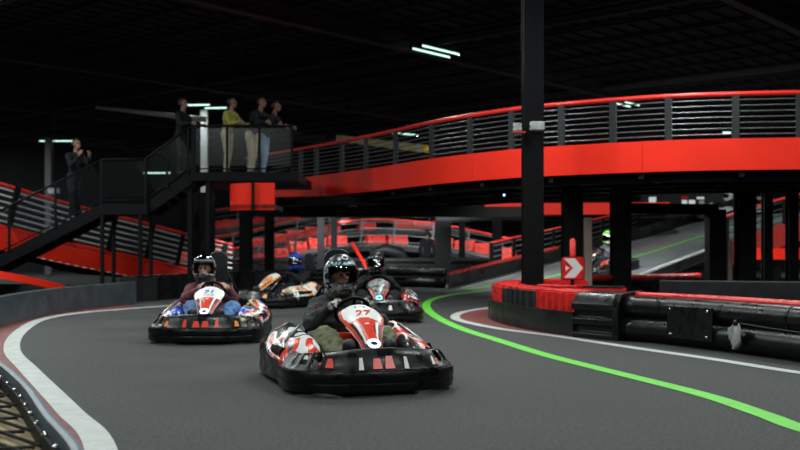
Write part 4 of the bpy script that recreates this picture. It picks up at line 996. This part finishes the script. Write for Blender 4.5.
    for j in range(nv):
        for i in range(nu):
            u, v = abs(-1+2*(i+.5)/nu), (j+.5)/nv
            if v < .40-.10*(1-u)**1.0 and u < .84-.9*max(0, v-.28): mi = 0
            elif v < .40 and u >= .93: mi = 4
            elif v < .40: mi = 1
            elif v < .76 and u < .52: mi = 2 if not (.47 < v < .60 and .36 < u < .46) else 3
            elif v < .80 and u < .64: mi = 0
            elif v >= .76 and u < .8: mi = 4
            elif u < .80: mi = 3 if v < .8 else 0
            elif u < .93: mi = 5
            else: mi = 0
            m.f.append([j*(nu+1)+i, j*(nu+1)+i+1, (j+1)*(nu+1)+i+1, (j+1)*(nu+1)+i]); m.m.append(mi)
    pan = m.build('front_panel', mlist, t, True, solid=.01)
    X = Vector((1, 0, 0)); up = -ax.normalized()
    def on_panel(mb, v, lift, x=0): 
        o_ = ps(0, v, lift)+X*x; R = Matrix((X, up, nrm)).transposed().to_4x4(); R.translation = o_; return mb.xform(R)
    if sch.get('num'):
        m = MB(); m.prism(rr(.5, .2), 0, 1); 
        on_panel(text_mb(sch['num'], .105, .003, shear=.15).xform(Matrix.Scale(1.25, 4, (1, 0, 0))), .215, .004).build('race_number', M[sch['numc']], pan)
        if sch.get('small'): on_panel(text_mb(sch['small'], .042, .002).xform(Matrix.Scale(1.3, 4, (1, 0, 0))), .075, .002).build('panel_lettering', M['blackdeco'], pan)
        if sch.get('brand'): on_panel(text_mb(sch['brand'], .035, .002), .325, .004).build('panel_lettering', M['reddeco'], pan)
        m = MB(); m.ball((0, 0, 0), (.022, .011, .003), 12); on_panel(m, .45, .006).build('panel_badge', M['whitedeco'], pan)
    # ring lamp
    m = MB(); R1 = .043; ring = [(R1*math.cos(2*PI*k/28), R1*.95*math.sin(2*PI*k/28), 0) for k in range(28)]; m.tube(ring, .011, 8, closed=True)
    lo = on_panel(m, .83, .016).build('ring_lamp', M[sch['led']], t, True)
    m = MB(); m.ball((0, 0, 0), (.034, .032, .010), 16); on_panel(m, .83, .012).build('lamp_lens', M['lensd'], lo, True)
    m = MB(); m.box((0, 0, 0), (.10, .055, .05)); on_panel(m, .985, .012).build('charge_socket', M['blackdeco'], t, bevel=.008)
    # pedals
    for sx in (-1, 1): MB().bar((sx*.16, -.66, .08), (sx*.16, -.70, .24), .05, .012, up=(0, 1, 0)).build('pedal', M['alu'], t)
    return t

def driver(label, kt_loc, rz, mats, hm, vm, lean=(0, 0), bare=False, raised=False, yaw=0, belt=None, hands_m=5, tilt=.08, dz=0, prints=False):
    """mats: skin, jacket, trousers, shoes, eyes, gloves"""
    t = bpy.data.objects.new('person', None)
    lx, ly = lean; Z = []
    hip = Vector((0, .30, .235)); ch = Vector((lx*.5, .37+ly*.5, .47)); nk = Vector((lx, .41+ly, .695+dz)); hd = Vector((lx*1.15, .335+ly, .875+dz))
    X = (1, 0, 0)
    Z += [(hip+Vector((-.07, 0, 0)), hip+Vector((.07, 0, 0)), .125, .125, 2, None), (hip, ch, .145, .155, 1, ((0, 1, 0), .8)), (ch+Vector((-.06, 0, 0)), ch+Vector((.06, 0, 0)), .15, .15, 1, ((0, 1, 0), .82)),
          (ch+Vector((-.075, 0, .07)), nk+Vector((-.09, .0, -.085)), .115, .095, 1, None), (ch+Vector((.075, 0, .07)), nk+Vector((.09, .0, -.085)), .115, .095, 1, None),
          (nk+Vector((-.12, 0, -.06)), nk+Vector((.12, 0, -.06)), .085, .085, 1, None), (nk+Vector((0, .01, -.05)), nk+Vector((0, -.01, .05)), .09, .078, 1, None), (nk, hd, .06, .06, 0, None)]
    hands = []
    for sx in (-1, 1):
        sh = nk+Vector((sx*.195, .0, -.075)); el = Vector((sx*.305+lx*.5, .13+ly*.3, .47)); wr = Vector((sx*.165, .015, .605))
        gp = Vector((sx*.147, -.065, .61))
        Z += [(sh, sh.lerp(el, .5), .079, .068, 1, None), (sh.lerp(el, .5), el, .070, .060, 1, None), (el, wr, .062, .042, 1, None)]
        h = MB(); hand(h, wr, gp+Vector((sx*.012, .012, .012)), Vector((-sx*.25, -.75, .45)), Vector((0, -.3, .9)) if False else Vector((-sx*.35, .35, .75)), Vector((-sx*.9, .1, -.45)), sx, 1.12)
        hands.append((h, hands_m))
        kn = Vector((sx*.245, -.16, .365)); an = Vector((sx*.155, -.50, .20)); to = Vector((sx*.165, -.61, .345)); hl = Vector((sx*.155, -.55, .15))
        hp = hip+Vector((sx*.09, -.02, .0))
        Z += [(hp, kn, .112, .098, 2, None), (kn, kn.lerp(an, .5), .098, .088, 2, None), (kn.lerp(an, .5), an, .088, .066, 2, None), (hl, to, .056, .056, 3, None), (hl+Vector((0, .01, .02)), an, .052, .05, 3, None)]
    R = Euler((-tilt, 0, yaw)).to_matrix(); 
    o = figure('person', Z, hands, hd, R, mats, None)
    o.location = kt_loc; o.rotation_euler = (0, 0, rz)
    tag(o, label, 'person'); bpy.data.objects.remove(t)
    h = helmet(hd+Vector((0, .0, .012)), R, hm, vm, o, raised, 1.15)
    if prints:
        # pale prints laid on the chest
        from mathutils.bvhtree import BVHTree
        bv = BVHTree.FromPolygons([v.co for v in o.data.vertices], [tuple(p.vertices) for p in o.data.polygons])
        for x0, z0, wd in ((-.115, .600, .055), (-.10, .585, .035), (.055, .600, .06), (.065, .585, .045), (-.235, .60, .03), (-.24, .585, .035)):
            vs = []
            for k in range(6):
                x = x0+wd*k/5
                for z in (z0-.004, z0+.004):
                    h_ = bv.ray_cast(Vector((x, .12, z)), Vector((0, 1, 0)))[0]
                    if h_ is not None: vs.append(h_-Vector((0, .004, 0)))
            if len(vs) == 12: 
                q = MB(); q.add(vs, [(2*k, 2*k+2, 2*k+3, 2*k+1) for k in range(5)]); q.build('jacket_print', M['whitedeco'] if x0 > -.2 else M['reddeco'], o, solid=.003)
        m = MB(); m.tube([nk+Vector((-.245, -.07, -.16)), nk+Vector((-.275, -.085, -.17))], .012, 6); m.build('sleeve_print', M['reddeco'], o)
        m = MB(); P = [Vector((lx-.13+.26*k/12, .0, .30)) for k in range(13)]
        MB().bar(Vector((-.15, .05, .31)), Vector((.15, .05, .31)), .05, .05).build('lap_belt', M['reddeco'], o)
        MB().box((0, .02, .36), (.22, .08, .07)).build('belt_pad', M['reddeco'], o, bevel=.015)
    # collar / balaclava roll
    m = MB(); m.tube([nk+Vector((.085*math.cos(a), .085*math.sin(a)-.01, .045+.02*math.sin(a))) for a in [2*PI*k/20 for k in range(20)]], .046 if prints else .032, 10, closed=True); m.build('collar', M['greycol'] if prints else mats[1], o, True)
    for sx in (-1, 1):
        m = MB(); pts = [(sx*.14+lx, .50+ly, .68), (sx*.12+lx, .40+ly, .735), (sx*.11+lx, .30+ly, .655), (sx*.09+lx*.6, .20+ly*.6, .50), (sx*.05, .17, .33)]
        P = smooth_path(pts, 5); vs = []
        for p in P: vs += [p+Vector((-.02, 0, 0)), p+Vector((.02, 0, 0))]
        m.add(vs, [(2*i, 2*i+1, 2*i+3, 2*i+2) for i in range(len(P)-1)]); 
        if belt: m.build('shoulder_belt', M[belt], o, True, solid=.006)
    return o

SCH = dict(
 red=dict(pod='podred', num='27', numc='reddeco', small='RCE', led='led', panel=('whitedeco', 'reddeco', 'reddeco', 'blackdeco', 'blackdeco', 'reddeco'), hx=.06, head_top=1.09,
   stick=((-.47, -.40, .3, 1.05, 'reddeco'), (-.53, -.51, .55, .75, 'reddeco'), (-.20, -.16, .1, 1.0, 'whitedeco'), (-.09, -.01, .15, .9, 'reddeco'), (.01, .09, .15, 1.05, 'reddeco'), (.17, .21, .1, 1.0, 'whitedeco'), (.44, .475, .3, 1.0, 'whitedeco'), (.478, .51, .3, .8, 'reddeco'))),
 blue=dict(pod='podblue', num='21', numc='bluedeco', brand='RACING', led='led', blob='bluedeco', panel=('whitedeco', 'whitedeco', 'reddeco', 'blackdeco', 'blackdeco', 'reddeco'), head_top=1.06, hx=-.05,
   stick=((-.47, -.41, .2, .9, 'orange'), (-.22, -.17, .1, 1.0, 'reddeco'), (-.10, -.01, .1, .8, 'reddeco'), (.01, .10, .1, .8, 'reddeco'), (.17, .22, .1, 1.0, 'reddeco'), (.41, .47, .2, .9, 'orange'))),
 orange=dict(pod='podorange', num='', numc='bluedeco', led='lensd', panel=('podorange', 'orange', 'podorange', 'blackdeco', 'blackdeco', 'orange'), head_top=1.02,
   stick=((-.5, -.40, 0, .8, 'orange'), (.4, .5, .1, .8, 'orange'))),
 dark=dict(pod='poddark', num='', numc='reddeco', led='ledc', panel=('panelgrey', 'blackdeco', 'panelgrey', 'blackdeco', 'blackdeco', 'reddeco'), head_top=1.08,
   stick=((-.2, -.14, 0, .8, 'whitedeco'), (.14, .2, .1, .8, 'whitedeco'))),
)
def hvec(hx, hy): return math.atan2(hx, -hy)     # rotation that turns -Y to (hx, hy)
m5 = lambda j, tr, sh='shoe', gl='glove', sk='skin': [M[sk], M[j], M[tr], M[sh], M['eye'], M[gl]]
K1 = ((-.418, 8.32, 0), hvec(.30, -.954)); K2 = ((-2.296, 12.35, 0), hvec(.03, -1)); K3 = ((-2.22, 19.3, 0), hvec(-.62, -.78)); K4 = ((-.34, 15.6, 0), hvec(.04, -1))
kart('leading kart with a red and white nose panel reading 27 and black bumper', *K1, SCH['red'])
driver('driver of the leading kart in charcoal jacket, olive trousers and black silver helmet', *K1, m5('jacket', 'olive'), M['helm1'], M['visor'], lean=(-.012, -.08), yaw=.16, dz=-.03, belt=None, prints=True)
kart('kart with blue side pods and blue number 21, left of the leading kart', *K2, SCH['blue'])
driver('driver in maroon hoodie and blue jeans with grey helmet and open visor', *K2, m5('maroon', 'denim', gl='skin'), M['helm2'], M['visorgreen'], lean=(-.14, -.08), yaw=-.05, dz=-.045, raised=True, belt=None)
ko = kart('orange and white kart turning behind the leading kart', *K3, SCH['orange'])
do = driver('driver in grey clothes with a shiny blue helmet in the orange kart', *K3, m5('darkcloth', 'darkcloth', gl='darkcloth'), M['helm3'], M['visorgreen'], lean=(0, -.04), yaw=.5, tilt=.15, dz=-.05)
kart('dark kart with a cyan ring lamp directly behind the leading driver', *K4, SCH['dark'])
driver('driver with black speckled helmet and black clothes in the dark kart', *K4, m5('darkcloth', 'darkcloth', gl='darkcloth'), M['helm4'], M['visorgreen'], lean=(-.03, -.04), yaw=.15, dz=-.03)
# kart on the ramp
slope = .2
K5 = ((5.2, 25.75, .47), hvec(-.80, -.60))
k5 = copy_tree(ko); k5.location = K5[0]; k5.rotation_euler = (.12, 0, K5[1]); tag(k5, 'pale kart coming down the ramp under the bridge')
for ch in k5.children:
    if ch.name.startswith(('side_pod', 'front_panel', 'bumper_sticker')):
        for s_ in ch.material_slots: s_.link = 'OBJECT'; s_.material = M['poddark']
d5 = driver('driver with green helmet and pale sleeves in the kart on the ramp', *K5, m5('greycol', 'darkcloth', gl='darkcloth'), M['helm5'], M['visorgreen'], yaw=.2)
d5.rotation_euler = (.12, 0, K5[1])
for (x, y, z, rz, lab) in ((11.7, 36.6, 2.19, -1.9, 'left one of two tiny far karts at the ramp top'), (13.2, 37.4, 2.27, -1.6, 'right one of two tiny far karts at the ramp top')):
    k = copy_tree(ko); k.location = (x, y, z); k.rotation_euler = (0, 0, rz); tag(k, lab)
    for ch in k.children:
        if ch.name.startswith(('side_pod', 'front_panel')):
            for s_ in ch.material_slots: s_.link = 'OBJECT'; s_.material = M['whitep']
    d = do.copy(); COL.objects.link(d); d.location = (x, y, z); d.rotation_euler = (0, 0, rz); tag(d, 'driver of the '+lab[:-17]+'far karts at the ramp top' if False else lab.replace('one of two tiny far karts', 'driver of the two far karts'))
    for ch in do.children:
        copy_tree(ch, d)
    for ch in d.children:
        if ch.name.startswith('helmet'):
            ch.material_slots[0].link = 'OBJECT'; ch.material_slots[0].material = M['whitep']

def standing(label, loc, rz, mats, arms='down', lean=0.0, h=1.0, hat=None, turn=0, step=.04, mask=None):
    Z = []; ly = -lean; hipz = .93
    hip = Vector((0, .0, hipz)); ch = Vector((0, ly*.55, 1.24)); nk = Vector((0, ly, 1.46)); hd = Vector((0, ly*1.25-.03, 1.64))
    Z += [(hip+Vector((-.06, 0, 0)), hip+Vector((.06, 0, 0)), .115, .115, 2, ((0, 1, 0), .85)), (hip+Vector((0, 0, .04)), ch, .125, .135, 1, ((0, 1, 0), .78)), (ch+Vector((-.06, 0, .03)), ch+Vector((.06, 0, .03)), .128, .128, 1, ((0, 1, 0), .78)),
          (nk+Vector((-.11, 0, -.07)), nk+Vector((.11, 0, -.07)), .075, .075, 1, None), (ch+Vector((-.05, 0, .1)), nk+Vector((-.06, 0, -.08)), .11, .085, 1, None), (ch+Vector((.05, 0, .1)), nk+Vector((.06, 0, -.08)), .11, .085, 1, None), (nk+Vector((0, 0, -.05)), hd, .058, .052, 0, None)]
    hands = []
    for sx in (-1, 1):
        kn = Vector((sx*.10, -.03+sx*step, .50)); an = Vector((sx*.105, .03+sx*step*1.6, .10)); to = an+Vector((sx*.03, -.15, -.055)); hl = an+Vector((0, .03, -.055))
        Z += [(hip+Vector((sx*.085, 0, -.02)), kn, .095, .066, 2, None), (kn, an, .064, .048, 2, None), (hl, to, .043, .038, 3, None), (an, hl, .042, .042, 3, None)]
        sh = nk+Vector((sx*.18, 0, -.075))
        if arms == 'down': el = sh+Vector((sx*.06, .03, -.29)); wr = el+Vector((0, -.09, -.24)); fd = Vector((0, -.2, -1)); cu = Vector((-sx, -.3, 0))
        elif arms == 'up': el = sh+Vector((sx*.05, -.20, -.17)); wr = el+Vector((-sx*.06, -.22, .12)); fd = Vector((-sx*.2, -1, .3)); cu = Vector((-sx, 0, -.2))
        elif arms == 'phone': el = sh+Vector((sx*.06, -.16, -.22)); wr = el+Vector((-sx*.11, -.15, .20)); fd = Vector((-sx*.2, -.3, 1)); cu = Vector((-sx, 0, .1))
        else: el = sh+Vector((sx*.08, -.14, -.24)); wr = el+Vector((-sx*.03, -.24, .02)); fd = Vector((-sx*.2, -1, -.2)); cu = Vector((0, 0, -1))
        Z += [(sh, el, .062, .048, 1, None), (el, wr, .046, .033, 1 if arms != 'up' else 0, None)]
        h_ = MB(); fdn = fd.normalized(); hand(h_, wr, wr+fdn*.07, fd, Vector((0, 0, 1)) if abs(fdn.z) < .7 else Vector((0, -1, 0)), cu, sx, 1.05); hands.append((h_, 5))
    R = Euler((-.15, 0, turn)).to_matrix()
    o = figure('person', Z, hands, hd, R, mats, None, vox=.016, hvox=.008)
    o.location = loc; o.rotation_euler = (0, 0, rz); o.scale = (h, h, h); tag(o, label, 'person')
    m = MB(); c = hd; nA = 16; vs = []; 
    for i in range(8):
        e = PI/2-i*.30
        for k in range(nA):
            a = 2*PI*k/nA; vs.append(c+R@Vector((.090*math.sin(a)*math.cos(e), .018-.108*math.cos(a)*math.cos(e), .03+.108*math.sin(e))))
    fs = [(i*nA+k, i*nA+(k+1) % nA, (i+1)*nA+(k+1) % nA, (i+1)*nA+k) for i in range(7) for k in range(nA) if not (i > 2 and math.cos(2*PI*(k+.5)/nA) > .15)]
    m.add(vs, fs); m.build('hair', M['hair'], o, True, solid=.014, merge=True)
    return o
PF = PZ
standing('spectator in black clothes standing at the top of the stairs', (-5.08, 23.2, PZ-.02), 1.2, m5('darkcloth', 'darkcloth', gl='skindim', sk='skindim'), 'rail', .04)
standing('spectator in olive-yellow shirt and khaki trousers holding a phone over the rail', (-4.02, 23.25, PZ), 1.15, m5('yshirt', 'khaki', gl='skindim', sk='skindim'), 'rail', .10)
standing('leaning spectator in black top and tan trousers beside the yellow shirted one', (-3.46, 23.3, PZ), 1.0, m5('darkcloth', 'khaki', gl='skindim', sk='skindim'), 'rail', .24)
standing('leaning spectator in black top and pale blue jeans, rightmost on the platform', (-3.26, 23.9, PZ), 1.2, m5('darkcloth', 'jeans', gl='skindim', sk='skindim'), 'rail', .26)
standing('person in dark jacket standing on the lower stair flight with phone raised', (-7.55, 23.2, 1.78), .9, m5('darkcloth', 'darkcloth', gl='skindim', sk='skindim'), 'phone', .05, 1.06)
standing('person in black jacket and dark jeans standing by the broad column under the bridge', (.93, 34.4, 0), 2.9, m5('darkcloth', 'darkcloth', gl='skindim', sk='skindim'), 'down', .02, 1.0)
